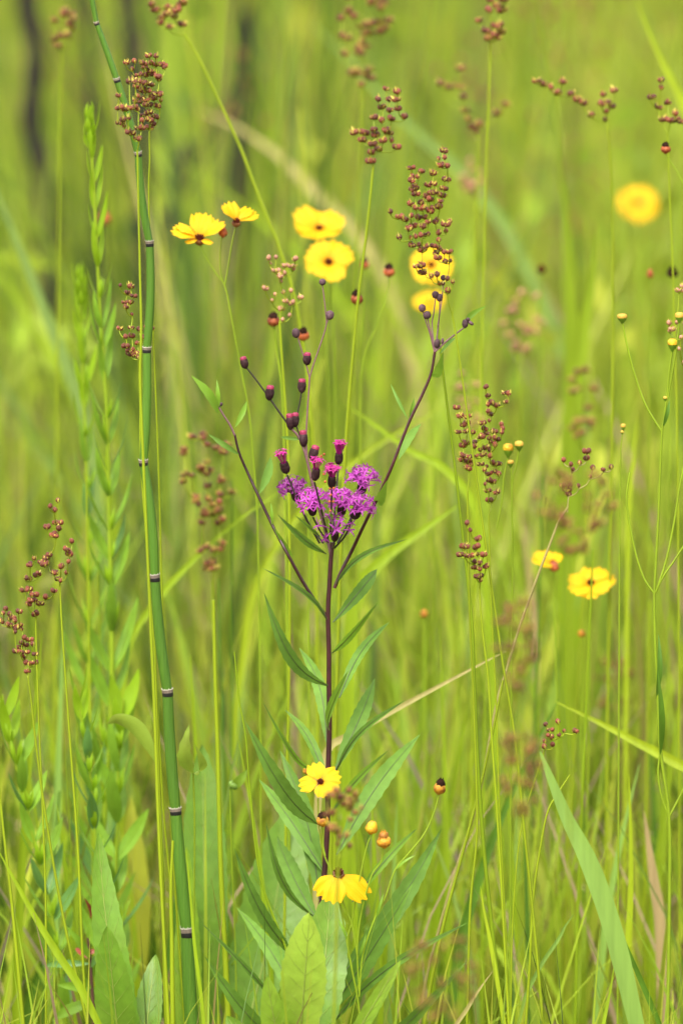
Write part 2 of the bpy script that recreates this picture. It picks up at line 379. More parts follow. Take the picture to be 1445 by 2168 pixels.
# tall meadow grass behind the sharp plants, in tufts
x, y, tn, ch, n = clumps(620, (7, 20), 0.85, 12.5, lambda y: fr(y) + 0.45, 0.035, 0.95)
L = height_limit(x, y, rs.uniform(0.42, 0.74, n) * ch)
blades('meadow_grass', x, y, L, rs.uniform(0.003, 0.012, n), rs.uniform(0.0, 0.18, n), rs.gamma(1.2, 0.22, n), tn, 'dense yellow-green meadow grass blurred behind the flowers', 'grass')
# fine upright stems between the blades
n = 1500
x, y = scatter(n, 0.7, 11, lambda y: fr(y) + 0.4, 1.0)
L = height_limit(x, y, rs.uniform(0.45, 0.80, n))
blades('fine_grass_stems', x, y, L, rs.uniform(0.0018, 0.004, n), rs.uniform(0.0, 0.14, n), rs.uniform(0, 0.25, n), tints(n, np.array([.3, .1, .05, .35, .1, 0, .1, 0])), 'fine upright yellow-green stems blurred behind the flowers', 'grass', tipw=0.5)
# leaning and crossing blades that tangle the stand
x, y, tn, ch, n = clumps(320, (3, 8), 0.75, 9, lambda y: fr(y) + 0.45, 0.06, 1.0)
L = height_limit(x, y, rs.uniform(0.40, 0.75, n) * ch)
blades('tangled_grass', x, y, L, rs.uniform(0.004, 0.013, n), rs.uniform(0.25, 0.9, n), rs.uniform(0.0, 0.7, n), tn, 'leaning and crossing blurred grass blades behind the flowers', 'grass')
def far_forbs():
    nc, per = 260, 48; cx, cy = scatter(nc, 1.3, 10, lambda y: fr(y) + 0.4, 0.9); N = nc * per; i = np.repeat(np.arange(nc), per)
    h = rs.uniform(0.30, 0.62, nc); ct = tints(nc, np.array([.25, .15, .2, .28, .1, .03, .08, .2])) * rs.uniform(.75, 1.2, (nc, 1))
    u = rs.uniform(0, 1, N); c = np.stack([cx[i] + rs.normal(0, .032, N), cy[i] + rs.normal(0, .032, N), 0.05 + h[i] * u], 1)
    c[:, 2] = np.minimum(c[:, 2], height_limit(c[:, 0], c[:, 1], np.full(N, 2.0)) + 0.02)
    d = rs.normal(0, 1, (N, 3)); d[:, 2] = np.abs(d[:, 2]) + .5; d /= np.linalg.norm(d, axis=1)[:, None]
    e = np.cross(d, rs.normal(0, 1, (N, 3))); e /= np.linalg.norm(e, axis=1)[:, None]
    ln = rs.uniform(.022, .050, (N, 1)); wd = ln * rs.uniform(.14, .24, (N, 1))
    v = np.stack([c, c + d * ln * .5 + e * wd, c + d * ln, c + d * ln * .5 - e * wd], 1)
    me = bpy.data.meshes.new('distant_foliage'); me.from_pydata(v.reshape(-1, 3).tolist(), [], np.arange(N * 4).reshape(-1, 4).tolist())
    ca = me.color_attributes.new('tint', 'FLOAT_COLOR', 'POINT'); cc = np.ones((N, 4, 4), np.float32); cc[:, :, :3] = (ct[i] * rs.uniform(.85, 1.15, (N, 1)))[:, None, :]
    ca.data.foreach_set('color', cc.ravel()); me.materials.append(M['grass_attr'])
    o = bpy.data.objects.new('distant_foliage', me); col.objects.link(o); tag(o, 'leafy weeds lost in the blur of the far meadow', 'foliage', kind='stuff')
far_forbs()
# dry straw
n = 1500
x, y = scatter(n, 0.15, 9, lambda y: fr(y) + 0.5, 1.0)
L = height_limit(x, y, rs.uniform(0.25, 0.6, n))
st = np.array([(0.46, 0.36, 0.17), (0.44, 0.29, 0.19), (0.40, 0.30, 0.24)])[rs.randint(0, 3, n)] * rs.uniform(.8, 1.1, (n, 1))
blades('dry_grass', x, y, L, rs.uniform(0.002, 0.008, n), rs.uniform(0.05, 0.8, n), rs.uniform(0, 0.6, n), st, 'scattered dry tan straw among the green grass', 'straw')
# low undergrowth behind and between the sharp plants
x, y, tn, ch, n = clumps(330, (6, 16), 0.06, 1.7, lambda y: 0.55 + 0 * y, 0.03)
L = height_limit(x, y, rs.uniform(0.16, 0.46, n) * ch)
blades('undergrowth_grass', x, y, L, rs.uniform(0.003, 0.011, n), rs.uniform(0.0, 0.3, n), rs.gamma(1.5, 0.25, n), tn, 'short green undergrowth grass at the foot of the flowers', 'grass')
n = 420
x, y = scatter(n, -0.22, 0.06, lambda y: 0.30 + 0 * y, 1.0)
L = rs.uniform(0.12, 0.245, n)
blades('fine_front_grass', x, y, L, rs.uniform(0.0012, 0.0032, n), rs.uniform(0.0, 0.28, n), rs.gamma(1.3, 0.2, n), tints(n), 'fine sharp grass along the bottom edge', 'grass')
n = 8000
x, y = scatter(n, -6.5, -0.1, lambda y: 2.5 + 0 * y, 1.0)
L = height_limit(x, y, rs.uniform(0.06, 0.4, n))
blades('trodden_grass', x, y, L, rs.uniform(0.003, 0.007, n), rs.uniform(0.0, 0.4, n), rs.gamma(1.5, 0.25, n), tints(n), 'short trodden grass in front of the flowers', 'grass')
# the meadow goes on to both sides and behind
n = 22000
x, y = scatter(n, -1.0, 26, lambda y: 5 + 0.25 * y, 1.0)
keep = (np.abs(x) > fr(y) + 0.4) | (y > 11); x, y = x[keep], y[keep]; n = len(x)
L = rs.uniform(0.35, 0.75, n); fl = y < 0.2; L[fl] *= np.where(np.abs(x[fl]) < 0.8, 0.45, 0.9)
blades('outer_meadow_grass', x, y, L, rs.uniform(0.004, 0.011, n), rs.uniform(0, 0.25, n), rs.gamma(1.2, 0.25, n), tints(n), 'meadow grass on both sides and far behind', 'grass', seg=4)

# brown seed heads far back: a haze of small capsules on stems
def far_heads():
    mb = MB(); n = 150
    x, y = scatter(n, 1.6, 9, lambda y: fr(y) + 0.3, 1.0)
    for i in range(n):
        h = rs.uniform(0.42, 0.74); top = Vector((x[i], y[i], h))
        for k in range(rs.randint(7, 16)):
            p = top + Vector((rs.normal(0, .016), rs.normal(0, .016), rs.uniform(-.05, .04))); r = rs.uniform(.0022, .0034)
            b = len(mb.v)
            mb.v.extend([p + Vector(d) * r for d in ((1, 0, 0), (-1, 0, 0), (0, 1, 0), (0, -1, 0), (0, 0, 1.3), (0, 0, -1.1))])
            for a, c, d in ((0, 2, 4), (2, 1, 4), (1, 3, 4), (3, 0, 4), (2, 0, 5), (1, 2, 5), (3, 1, 5), (0, 3, 5)):
                mb.f.append((b + a, b + c, b + d)); mb.m.append(0)
    o = bpy.data.objects.new('distant_seed_heads', mb.mesh('distant_seed_heads', 'capsule')); col.objects.link(o)
    tag(o, 'brown rush seed heads lost in the blur of the far grass', 'seed heads', kind='stuff')
far_heads()

# dark woody stems at the upper left, far back
def woody(px_pts, y, wpx, label):
    pts = line(px_pts, y, 4); to_ground(pts); T = Thing('woody_sapling', label, 'stem', pts[-1], 'dark woody stems behind the meadow')
    mb = MB(); k = len(pts); mb.tube(pts, [wpx * S(y) * (0.7 + 0.3 * i / k) * (1 + 0.12 * math.sin(i * 2.3)) * 0.5 for i in range(k)], 7); st = T.part('stem', mb, 'wood')
    for j in range(5):
        p = pts[min(2 + j, k - 3)]; sgn = 1 if j % 2 else -1; t = MB()
        q = [p, p + Vector((sgn * .04, .02, .07)), p + Vector((sgn * .07, .03, .17))]
        t.tube(spline(q, 3), taper(7, wpx * S(y) * .14, wpx * S(y) * .05), 5); T.part('twig', t, 'wood')
woody([(30, -420), (40, -120), (74, 120), (66, 260), (96, 380), (98, 480)], 2.1, 54, 'thickest dark woody stem far back at the upper left edge')
woody([(230, -420), (255, -100), (275, 60), (290, 200), (300, 330)], 2.1, 44, 'dark woody stem far back behind the kinked top of the horsetail')
woody([(540, -420), (525, -100), (512, 30), (508, 120)], 2.3, 44, 'dark woody stem far back at the top, right of the blurred rush head')
woody([(150, -300), (185, 60), (205, 420), (215, 640)], 2.0, 26, 'thin dark woody stem far back behind the lime leafy spike')
woody([(400, 300), (370, 420), (352, 560), (350, 700)], 1.8, 36, 'short dark woody stem far back between horsetail and yellow flowers')

# ------------------------------------------------------------------ horsetail
def horsetail():
    nodes = [(176, -120), (205, 50), (248, 170), (293, 327), (317, 516), (311, 741), (304, 980), (328, 1224), (355, 1467), (372, 1718), (396, 1975), (412, 2230)]
    wid = [9, 11, 13.5, 15, 16.5, 17.5, 18.5, 20.5, 22, 23.5, 25, 30]
    y = 0.0; s = S(y)
    base = P(418, 2400, y); base.z = -0.012
    T = Thing('horsetail', 'tall jointed dark green horsetail stem with black and white rings', 'horsetail', base)
    kn = [P(a, b, y) for a, b in nodes] + [base]; wid.append(31)
    bow = [0.02, -0.01, -0.03, 0.05, -0.045, -0.03, -0.045, 0.03, 0.02, 0.012, 0.02, 0]
    for i in range(len(kn) - 1):
        a, b = kn[i], kn[i + 1]; ax = b - a; sd_ = ax.cross(Vector((0, 1, 0)))
        m = 12; pts = []; rad = []
        for k in range(m + 1):
            t = k / m
            pts.append(a.lerp(b, t) - sd_ * (math.sin(math.pi * t) * bow[i] * .45))
            rr = lerp(wid[i], wid[i + 1], t) * 0.5 * s
            rad.append(rr * (1.0 + 0.05 * math.sin(math.pi * t) - 0.07 * math.exp(-((1 - t) * 9) ** 2)))
        mb = MB(); mb.tube(pts, rad, 40, 0, 0.028); T.part('segment', mb, 'horsetail')
        if i > 0:   # sheath at the lower end of the segment above: black ring, tan band, pale fringe
            d = (kn[i] - kn[i + 1]).normalized(); dl = (kn[i - 1] - kn[i]).normalized(); d = (d * .6 + dl * .4).normalized()
            r = wid[i] * 0.5 * s; hgt = wid[i] * rnd.uniform(.33, .43) * s
            rot = d.to_track_quat('Z', 'Y').to_matrix()
            mb = MB(); o = kn[i]
            mb.lathe([(r * 1.01, -hgt), (r * 1.07, -hgt * .8), (r * 1.07, hgt * .05)], 28, 0, o, rot)
            mb.lathe([(r * 1.06, hgt * .05), (r * 1.07, hgt * .3), (r * 1.09, hgt * .82)], 28, 1, o, rot, 0.008)
            mb.lathe([(r * 1.09, hgt * .82), (r * 1.11, hgt * .98), (r * 1.10, hgt * 1.06)], 28, 2, o, rot, 0.012)
            sh = T.part('sheath', mb, ['black', 'sheath', 'fringe'])
            tm = MB()
            for k in range(9):
                an = 2 * math.pi * k / 9 + i; e = rot @ Vector((math.cos(an), math.sin(an), 0)); u = d
                p0 = o + e * r * 1.1 + u * hgt * 1.0
                tm.tube([p0, p0 + u * hgt * .25 + e * r * .03, p0 + u * hgt * rnd.uniform(.3, .6) + e * r * rnd.uniform(.0, .15)], [.10 * r, .06 * r, .01 * r], 4)
            T.part('sheath_teeth', tm, 'fringe', sh)['kind'] = 'stuff'
horsetail()

# ------------------------------------------------------------------ ironweed
def floret_tuft(seed, nfl, spread, length, lobes=5, wide=1.0, droop=0.4, lw=1.0):
    """unit: 1 = 10 px; florets fan out of the top of the bracts, each a thin tube ending in narrow curled lobes"""
    r = random.Random(seed); mb = MB()
    for i in range(nfl):
        az = i * 2.39996 + r.uniform(-.3, .3); f = math.sqrt((i + .5) / nfl); th = f * spread * r.uniform(.85, 1.1)
        out = Vector((math.cos(az), math.sin(az), 0)); ln = length * r.uniform(.8, 1.12)
        p = []; c = out * (0.45 * f); an = th * 0.35
        p.append(c.copy())
        for k in range(4):
            an2 = th * (0.35 + 0.65 * (k + 1) / 4) + (droop * f * f if k > 1 else 0)
            c = c + (out * math.sin(an2) + Vector((0, 0, math.cos(an2)))) * (ln / 4); p.append(c.copy())
        mb.tube(p, [.06, .07, .09, .13, .15 * wide], 4)
        dirv = (p[-1] - p[-2]).normalized(); e1 = dirv.orthogonal().normalized(); e2 = dirv.cross(e1)
        for k in range(lobes):
            a = 2 * math.pi * k / lobes + r.uniform(-.4, .4); sp = (e1 * math.cos(a) + e2 * math.sin(a)); l2 = r.uniform(.7, 1.25) * wide
            q = [p[-1], p[-1] + dirv * .30 * l2 + sp * .28 * l2, p[-1] + dirv * .40 * l2 + sp * .75 * l2, p[-1] + dirv * r.uniform(.05, .45) * l2 + sp * 1.1 * l2]
            tw = dirv.cross(sp).normalized(); rows = []
            for qq, ww in zip(q, (.07, .12, .10, .02)): rows.append([qq - tw * ww * lw, qq + tw * ww * lw])
            mb.quadstrip(rows)
    return mb

def ironweed():
    y = 0.0; s = S(y)
    stem_px = [(704, 1148), (700, 1185), (697, 1240), (694, 1300), (696, 1380), (696, 1450), (697, 1540), (694, 1640), (693, 1740), (688, 1830), (680, 1915), (668, 2040), (660, 2168)]
    pts = line(stem_px, y, 4); to_ground(pts)
    T = Thing('ironweed', 'purple ironweed with maroon stem, dark buds and narrow toothed leaves', 'wildflower', pts[-1])
    mb = MB(); n = len(pts); mb.tube(pts, taper(n, 4.6 * s, 6.6 * s), 8); T.part('stem', mb, 'maroon')
    def branch(px, r0, r1, mat='maroon', name='branch'):
        p = line(px, y, 5); m = MB(); m.tube(p, taper(len(p), r0 * s, r1 * s), 7); return T.part(name, m, mat)
    branch([(694, 1310), (668, 1274), (640, 1230), (606, 1168), (578, 1115, .01), (548, 1052, .015), (524, 1000, .02), (506, 958, .02), (497, 920, .02)], 4.0, 2.6)
    branch([(497, 922, .02), (487, 900, .02), (474, 880, .02), (461, 858, .02)], 2.5, 2.0, 'mauve')
    branch([(708, 1245), (722, 1210), (745, 1165), (772, 1108, -.01), (800, 1052, -.015), (826, 995, -.02), (848, 938, -.02), (868, 888, -.02), (895, 832, -.02), (912, 790, -.02), (920, 745, -.02)], 4.0, 3.0)
    branch([(919, 746, -.02), (945, 722, -.02), (968, 704, -.02), (986, 690, -.02)], 2.2, 1.5, 'mauve')
    branch([(919, 745, -.02), (914, 715, -.02), (908, 690, -.02), (904, 672, -.02)], 2.0, 1.5, 'mauve')
    branch([(917, 738, -.02), (909, 705, -.02), (899, 675, -.02), (894, 658, -.02)], 1.7, 1.2, 'mauve')
    branch([(921, 742, -.01), (926, 700, .0), (930, 660, .0), (930, 632, .0)], 1.8, 1.3, 'mauve')
    branch([(920, 742, .0), (914, 690, .01), (918, 660, .01), (921, 632, .01)], 1.6, 1.3, 'mauve')
    branch([(926, 690, 0), (934, 640, .01), (938, 596, .01)], 1.4, 1.1, 'mauve')
    # central shoot with buds
    branch([(701, 1180), (690, 1128), (672, 1065), (658, 1010), (646, 960), (632, 925), (617, 908)], 3.6, 2.6, 'mauve')
    branch([(618, 910), (598, 882), (574, 848), (545, 808), (527, 785), (520, 776)], 2.4, 1.5, 'dark_ped')
    branch([(646, 960), (640, 935), (632, 915), (626, 900)], 2, 1.6, 'dark_ped')
    branch([(617, 908), (616, 902), (615, 898)], 2, 1.8, 'dark_ped')
    branch([(626, 905), (630, 875), (635, 850), (638, 828)], 1.7, 1.4, 'dark_ped')
    branch([(652, 985), (648, 940), (650, 880), (654, 820), (655, 798)], 2.1, 1.9, 'mauve')
    branch([(655, 800), (664, 770), (676, 735), (690, 690), (689, 660), (685, 625), (682, 602)], 1.8, 1.3, 'mauve')
    branch([(655, 800), (648, 772), (638, 740), (629, 710)], 1.8, 1.3, 'mauve')
    branch([(690, 688), (694, 678), (698, 670)], 1.4, 1.2, 'mauve')
    # buds: centre, size (w,h) px, tilt, colour of scales, red tip amount
    def bud(cx, cy, w_, h_, tx, red, mat='bract', yy=0.0):
        ax = Vector((tx, 0, 1)).normalized(); o = P(cx, cy, yy) - ax * (h_ * .5 * s); r = w_ * .5 * s; h = h_ * s
        rot = ax.to_track_quat('Z', 'Y').to_matrix(); m = MB()
        m.lathe([(.15 * r, 0), (.62 * r, h * .10), (.88 * r, h * .24), (1.0 * r, h * .40), (1.0 * r, h * .55), (.94 * r, h * .68), (.82 * r, h * .78 if red else h * .82), (.5 * r, h * .9 if red < .1 else h * .8), (.2 * r, h * (.97 if red < .1 else .8))], 14, 0, o, rot, 0.055)
        b = T.part('bud', m, mat)
        if red:
            m = MB(); m.lathe([(.84 * r, h * .70), (.86 * r, h * .84), (.78 * r, h * .95), (.5 * r, h * 1.0), (.1 * r, h * .97)], 14, 0, o, rot, 0.05)
            T.part('crimson_tip', m, 'crimson', b)
        return b
    for a in [(517, 768, 17, 27, -.25, 1), (571, 832, 19, 33, .12, 1), (639, 817, 18, 31, .03, 1), (614, 893, 18, 36, -.1, 1), (625, 889, 17, 32, .05, 1),
              (642, 929, 18, 37, -.05, 1), (650, 760, 18, 28, .05, 1), (626, 705, 17, 22, -.1, 0), (698, 667, 18, 21, .2, 0), (682, 597, 14, 15, 0, 0),
              (664, 959, 20, 34, .35, 1)]:
        bud(*a, mat='bud' if a[5] == 0 else 'bract')
    for a in [(893, 652, 15, 18, -.1, 0), (903, 667, 17, 18, -.3, 0), (921, 624, 15, 17, -.2, 0), (930, 630, 14, 18, .1, 0), (938, 588, 13, 13, 0, 0), (925, 727, 13, 22, .1, 0), (936, 722, 6, 14, .1, 0),
              (984, 685, 13, 20, .05, 0), (990, 676, 8, 8, .1, 0), (996, 684, 14, 8, .8, 0)]:
        bud(*a, mat='bud', yy=-.02)
    for a in [(458, 855, 8, 8, -.3, 0), (463, 858, 9, 8, .3, 0), (468, 856, 7, 9, .4, 0)]:
        bud(*a, mat='bud', yy=.02)
    # flower heads: peduncle foot, involucre base, axis tilt (x,y), involucre size, kind
    heads = [  # base of head px, axis, inv w,h, tuft(nfl, spread, length, scale), mat, foot, dy
        (607, 1003, (-.25, -.2), 19, 26, (16, .38, 2.6, 4, .6), 'magenta', (676, 1150), -.01),
        (666, 1018, (.10, -.3), 18, 28, (14, .40, 2.4, 4, .6), 'magenta', (694, 1140), -.03),
        (702, 1034, (.02, -.3), 17, 28, (16, .55, 2.2, 5, .8), 'magenta', (699, 1130), -.03),
        (716, 984, (.05, -.2), 17, 26, (15, .42, 2.5, 4, .6), 'magenta', (703, 1140), .01),
        (630, 1062, (-.35, -.35), 17, 24, (26, 1.25, 2.7, 5, 1.0), 'violet', (684, 1150), .015),
        (662, 1092, (-.08, -.45), 19, 28, (30, 1.25, 2.8, 5, 1.0), 'violet', (695, 1150), -.01),
        (764, 1046, (.10, -.35), 20, 26, (30, 1.3, 3.0, 5, 1.0), 'violet', (714, 1150), .01),
        (722, 1092, (.05, -.5), 19, 28, (28, 1.2, 2.8, 5, 1.0), 'violet', (706, 1150), -.005),
        (746, 1098, (.50, -.45), 22, 26, (28, 1.3, 2.9, 5, 1.0), 'violet', (708, 1160), -.02),
        (708, 1146, (.05, -.6), 16, 26, (9, 1.5, 3.2, 5, 1.35), 'violet', (703, 1160), -.02),
    ]
    for i, (hx, hy, (tx, ty), iw, ih, (nfl, sp, ln, lb, wd), mt, foot, dy) in enumerate(heads):
        ax = Vector((tx, ty, 1)).normalized(); o = P(hx, hy, dy); rot = ax.to_track_quat('Z', 'Y').to_matrix(); r = iw * .5 * s; h = ih * s
        m = MB(); m.lathe([(.2 * r, 0), (.68 * r, h * .12), (.95 * r, h * .3), (1.05 * r, h * .5), (1.02 * r, h * .7), (.98 * r, h * .88), (.9 * r, h), (.3 * r, h * .93)], 14, 0, o, rot, 0.06)
        hd = T.part('flower_head', m, 'bract')
        tuft = floret_tuft(40 + i, nfl, sp, ln, lb, wd, droop=0.35 if sp > 1 else 0.0, lw=1.5 if nfl < 10 else 1.15)
        mm = Matrix.Translation(o + ax * h * .82) @ rot.to_4x4() @ Matrix.Scale((11.8 if sp > 1 else 11.5) * s, 4)
        fl = T.inst('florets', tuft.mesh('florets', mt), mm, hd); fl['kind'] = 'stuff'
        fp = line([(foot[0], foot[1]), ((foot[0] * .5 + hx * .5) + tx * 8, (foot[1] + hy) / 2 + 4, dy * .6), (hx - tx * 4, hy + 3, dy)], y, 6)
        m = MB(); m.tube(fp, taper(len(fp), 2.2 * s, 2.0 * s), 6); T.part('peduncle', m, 'dark_ped')
    # small orange-red withered specks in the middle of the cluster
    for a, b in [(680, 966), (686, 962), (685, 1004), (688, 1020), (698, 1035), (706, 1034), (700, 1048), (697, 1062), (705, 1062), (699, 1082)]:
        m = MB(); m.lathe([(.1 * s, -3.2 * s), (2.4 * s, -1.4 * s), (3 * s, .6 * s), (1.6 * s, 2.8 * s), (.2 * s, 3.2 * s)], 7, 0, P(a, b, -.035)); T.part('dry_floret', m, 'spent_red')
    m = MB(); p = line([(699, 1082, -.035), (702, 1110, -.03), (705, 1145, -.01)], 0, 4); m.tube(p, .8 * s, 5); T.part('dry_stalk', m, 'forb_leaf')
    # leaves of the side branches
    for b, t, wd, ml, ty in [((462, 876), (405, 795), 22, 'iron_leaf_lime', -.01), ((464, 862), (459, 803), 9, 'iron_leaf_lime', 0), ((497, 905), (523, 848), 12, 'iron_leaf_lime', .01), ((506, 962), (441, 919), 12, 'iron_leaf', 0),
                             ((549, 1045), (573, 966), 20, 'iron_leaf', .02), ((576, 1112), (573, 1064), 7, 'forb_leaf', 0), ((580, 1118), (620, 1180), 9, 'iron_leaf_lime', .02), ((985, 700), (1030, 647), 17, 'iron_leaf_lime', -.03),
                             ((913, 797), (938, 744), 20, 'iron_leaf_lime', -.04), ((863, 888), (826, 812), 7, 'iron_leaf', .01), ((866, 884), (876, 842), 10, 'iron_leaf_lime', .0), ((844, 972), (891, 897), 19, 'iron_leaf', .02),
                             ((795, 1070), (819, 1017), 22, 'iron_leaf_lime', -.03), ((640, 930), (593, 925), 8, 'iron_leaf', .01), ((930, 750), (965, 715), 8, 'iron_leaf', .02)]:
        add_leaf(T, b, t, wd, y, ml, ty, rib=None, n=10, serr=.05)
    # stem leaves, from the top down
    IL = [((690, 1172), (586, 1088), 21, 'iron_leaf', -.03, .10, 0), ((676, 1135), (623, 1090), 13, 'iron_leaf_lime', -.02, .1, 0), ((710, 1238), (864, 1141), 17, 'iron_leaf', -.04, .12, -.05),
          ((692, 1312), (552, 1201), 17, 'iron_leaf', -.05, .1, .03), ((704, 1318), (798, 1205), 42, 'iron_leaf', .05, .1, 0), ((703, 1382), (802, 1272), 24, 'iron_leaf_lime', -.05, .1, -.05),
          ((695, 1452), (558, 1252), 36, 'iron_leaf', -.05, .1, -.08), ((718, 1478), (825, 1316), 38, 'iron_leaf', .04, .08, 0), ((692, 1578), (632, 1370), 42, 'iron_leaf', .05, .06, .06),
          ((697, 1545), (738, 1418), 40, 'iron_leaf_lime', -.07, .1, .05), ((708, 1632), (793, 1436), 50, 'iron_leaf', .05, .08, 0), ((712, 1632), (858, 1482), 20, 'iron_leaf', -.06, .12, -.04),
          ((662, 1625), (552, 1478), 16, 'iron_leaf_lime', -.06, .12, -.04), ((700, 1725), (822, 1588), 24, 'iron_leaf_lime', -.03, .1, -.03),
          ((672, 1745), (518, 1526), 50, 'iron_leaf', -.06, .08, -.06), ((676, 1905), (592, 1588), 62, 'iron_leaf', .04, .06, .05), ((712, 1810), (890, 1553), 62, 'iron_leaf', .05, .08, -.03),
          ((664, 1940), (562, 1736), 26, 'iron_leaf', -.05, .1, -.06), ((745, 1910), (884, 1752), 22, 'iron_leaf_lime', .02, .1, -.04), ((672, 1950), (586, 1770), 55, 'iron_leaf', .06, .08, 0),
          ((628, 2030), (496, 1796), 42, 'iron_leaf', -.05, .08, -.05), ((700, 2090), (935, 1752), 66, 'iron_leaf', .06, .06, .02), ((690, 2150), (872, 1872), 62, 'iron_leaf', -.02, .06, .02),
          ((660, 2120), (590, 1960), 40, 'iron_leaf', .06, .06, 0), ((590, 2130), (420, 1948), 18, 'iron_leaf', -.06, .1, -.03), ((700, 2170), (992, 1952), 30, 'iron_leaf', -.05, .1, -.05), ((680, 2290), (990, 2032), 46, 'iron_leaf', -.08, .08, 0),
          ((640, 2240), (432, 2022), 52, 'iron_leaf', -.05, .08, -.04), ((688, 1850), (548, 1650), 44, 'iron_leaf', .05, .08, .05), ((696, 1680), (600, 1500), 30, 'iron_leaf', .05, .08, .04), ((660, 2180), (500, 1920), 44, 'iron_leaf', .07, .06, .03)]
    for b, t, wd, ml, ty, bd, sdv in IL:
        add_leaf(T, b, t, wd * rnd.uniform(.66, .82), y, ml, ty, ribw=1.3, n=24, serr=.055, bend=bd * rnd.uniform(.6, 1.7), side=sdv + rnd.uniform(-.03, .03), fold=rnd.uniform(.15, .35), wav=.03)
ironweed()

# ------------------------------------------------------------------ rushes
def capsule_mesh(pale, tep):
    mb = MB(); mb.lathe([(.05, -.30), (.10, .0), (.33, .10), (.46, .30), (.48, .50), (.40, .72), (.22, .90), (.03, 1.0)], 9, 0)
    for k in range(3 if tep else 2):
        a = k * 2.1; e = Vector((math.cos(a), math.sin(a), 0)); tn = Vector((-math.sin(a), math.cos(a), 0)); L = 1.3 if tep else .8
        rows = [[e * .28 - tn * .10, e * .28 + tn * .10], [e * .50 + Vector((0, 0, .5 * L)) - tn * .19, e * .50 + Vector((0, 0, .5 * L)) + tn * .19], [e * .42 + Vector((0, 0, L)) - tn * .01, e * .42 + Vector((0, 0, L)) + tn * .01]]
        mb.quadstrip(rows, 1)
    return mb.mesh('seed_capsule', ['capsule_pale' if pale else 'capsule', 'tepal'])
CAPS = {(p, t): capsule_mesh(p, t) for p in (0, 1) for t in (0, 1)}

def rush(label, stem_px, y, clusters, cap=13, pale=0, r0=1.9, r1=2.6, seed=0, stem_mat='yellow_stem', per=(2, 4), lean=0.0, tep=.6):
    y *= YS; r = random.Random(seed); s = S(y); pts = line(stem_px, y, 5); to_ground(pts, lean)
    T = Thing('rush', label, 'rush', pts[-1], 'brown-headed rushes in the meadow')
    mb = MB(); mb.tube(pts, taper(len(pts), r0 * s, r1 * s), 6); T.part('stem', mb, stem_mat)
    b0 = P(stem_px[0][0], stem_px[0][1], y); nodes = [(stem_px[0][0], stem_px[0][1], b0)]; pm = MB()
    cl = sorted(clusters, key=lambda c: math.hypot(c[0] - stem_px[0][0], c[1] - stem_px[0][1]))
    ends = []
    for c in cl:
        q = P(c[0], c[1], y + r.uniform(-22, 22) * s); best = None
        for (nx, ny, nv) in nodes:
            dx, dy = c[0] - nx, ny - c[1]; d = math.hypot(dx, dy)
            cost = d * (1.0 + (2.5 if dy < 0 else 0) + 1.2 * abs(dx) / (d + 1e-3)) + 0.25 * math.hypot(nx - stem_px[0][0], ny - stem_px[0][1])
            if best is None or cost < best[0]: best = (cost, nv)
        a = best[1]; mid = a.lerp(q, .5) + Vector(((q.x - a.x) * .18, 0, -(abs(q.x - a.x)) * .10))
        tb = spline([a, mid, q], 3); pm.tube(tb, taper(len(tb), 1.5 * s, 1.0 * s), 5); nodes.append((c[0], c[1], q)); ends.append((q, c))
    # short bract beside the foot of the panicle
    pm.tube(spline([b0 - Vector((0, 0, 10 * s)), b0 + Vector((2 * s, 0, 14 * s)), b0 + Vector((5 * s, 0, 34 * s))], 3), taper(7, 1.6 * s, .2 * s), 5)
    pan = T.part('panicle', pm, stem_mat)
    for q, c in ends:
        n = c[2] if len(c) > 2 else r.randint(*per); a0 = r.uniform(0, 6.28)
        for k in range(n):
            if n == 1: ax = Vector((r.uniform(-.3, .3), r.uniform(-.3, .3), 1))
            else:
                a = a0 + k * 6.283 / n + r.uniform(-.3, .3); ti = r.uniform(.25, 1.0)
                ax = Vector((math.cos(a) * math.sin(ti), math.sin(a) * math.sin(ti), math.cos(ti)))
            T.inst('seed_capsule', CAPS[(pale, 1 if r.random() < tep else 0)], frame(q + ax.normalized() * 2 * s, ax, cap * s * r.uniform(.68, 1.05), r.uniform(0, 6)), pan)
    return T
def cloud(cx, cy, w_, h_, n, seed, tilt=0.0):
    r = random.Random(seed); out = []
    for i in range(n):
        t = r.random(); sp = math.sin(math.pi * min(1, .15 + .8 * t)) ** .7
        out.append((cx + r.uniform(-.5, .5) * w_ * sp + tilt * (t - .5) * h_, cy + h_ * (t - .5)))
    return out

# sharp ones, traced head by head
Z = lambda ox, oy, k, L: [(ox + a / k, oy + b / k) for a, b in L]
g = Z(220, 90, 8.34, [(390, 400), (550, 380), (510, 520), (680, 410), (740, 430), (810, 270), (915, 300), (860, 410), (930, 435), (1030, 425), (1085, 465), (690, 490), (765, 490), (600, 610), (660, 600), (735, 615), (815, 555), (885, 590), (930, 640), (1010, 650), (975, 690), (450, 745), (530, 680), (560, 740), (630, 740), (690, 760), (760, 765), (850, 790), (560, 815), (730, 880), (810, 890)])
g2 = Z(220, 90, 8.34, [(1000, 960), (940, 940), (1010, 1070), (850, 985), (890, 1020), (690, 1025), (605, 990), (555, 1075), (640, 1070), (750, 1050), (740, 1140), (830, 1140), (930, 1160), (990, 1180), (800, 1280), (695, 1315), (890, 1345), (960, 1370), (810, 1410), (860, 1470), (690, 1430), (800, 1545), (720, 930), (650, 890)])
g3 = Z(220, 90, 8.34, [(260, 975), (245, 1205), (340, 1200), (400, 1215), (470, 1200), (540, 1190), (610, 1225), (250, 1465), (330, 1410), (370, 1400), (430, 1390), (330, 1475), (375, 1520), (430, 1615), (490, 1640), (610, 1540), (660, 1550), (545, 1735), (625, 1740)])
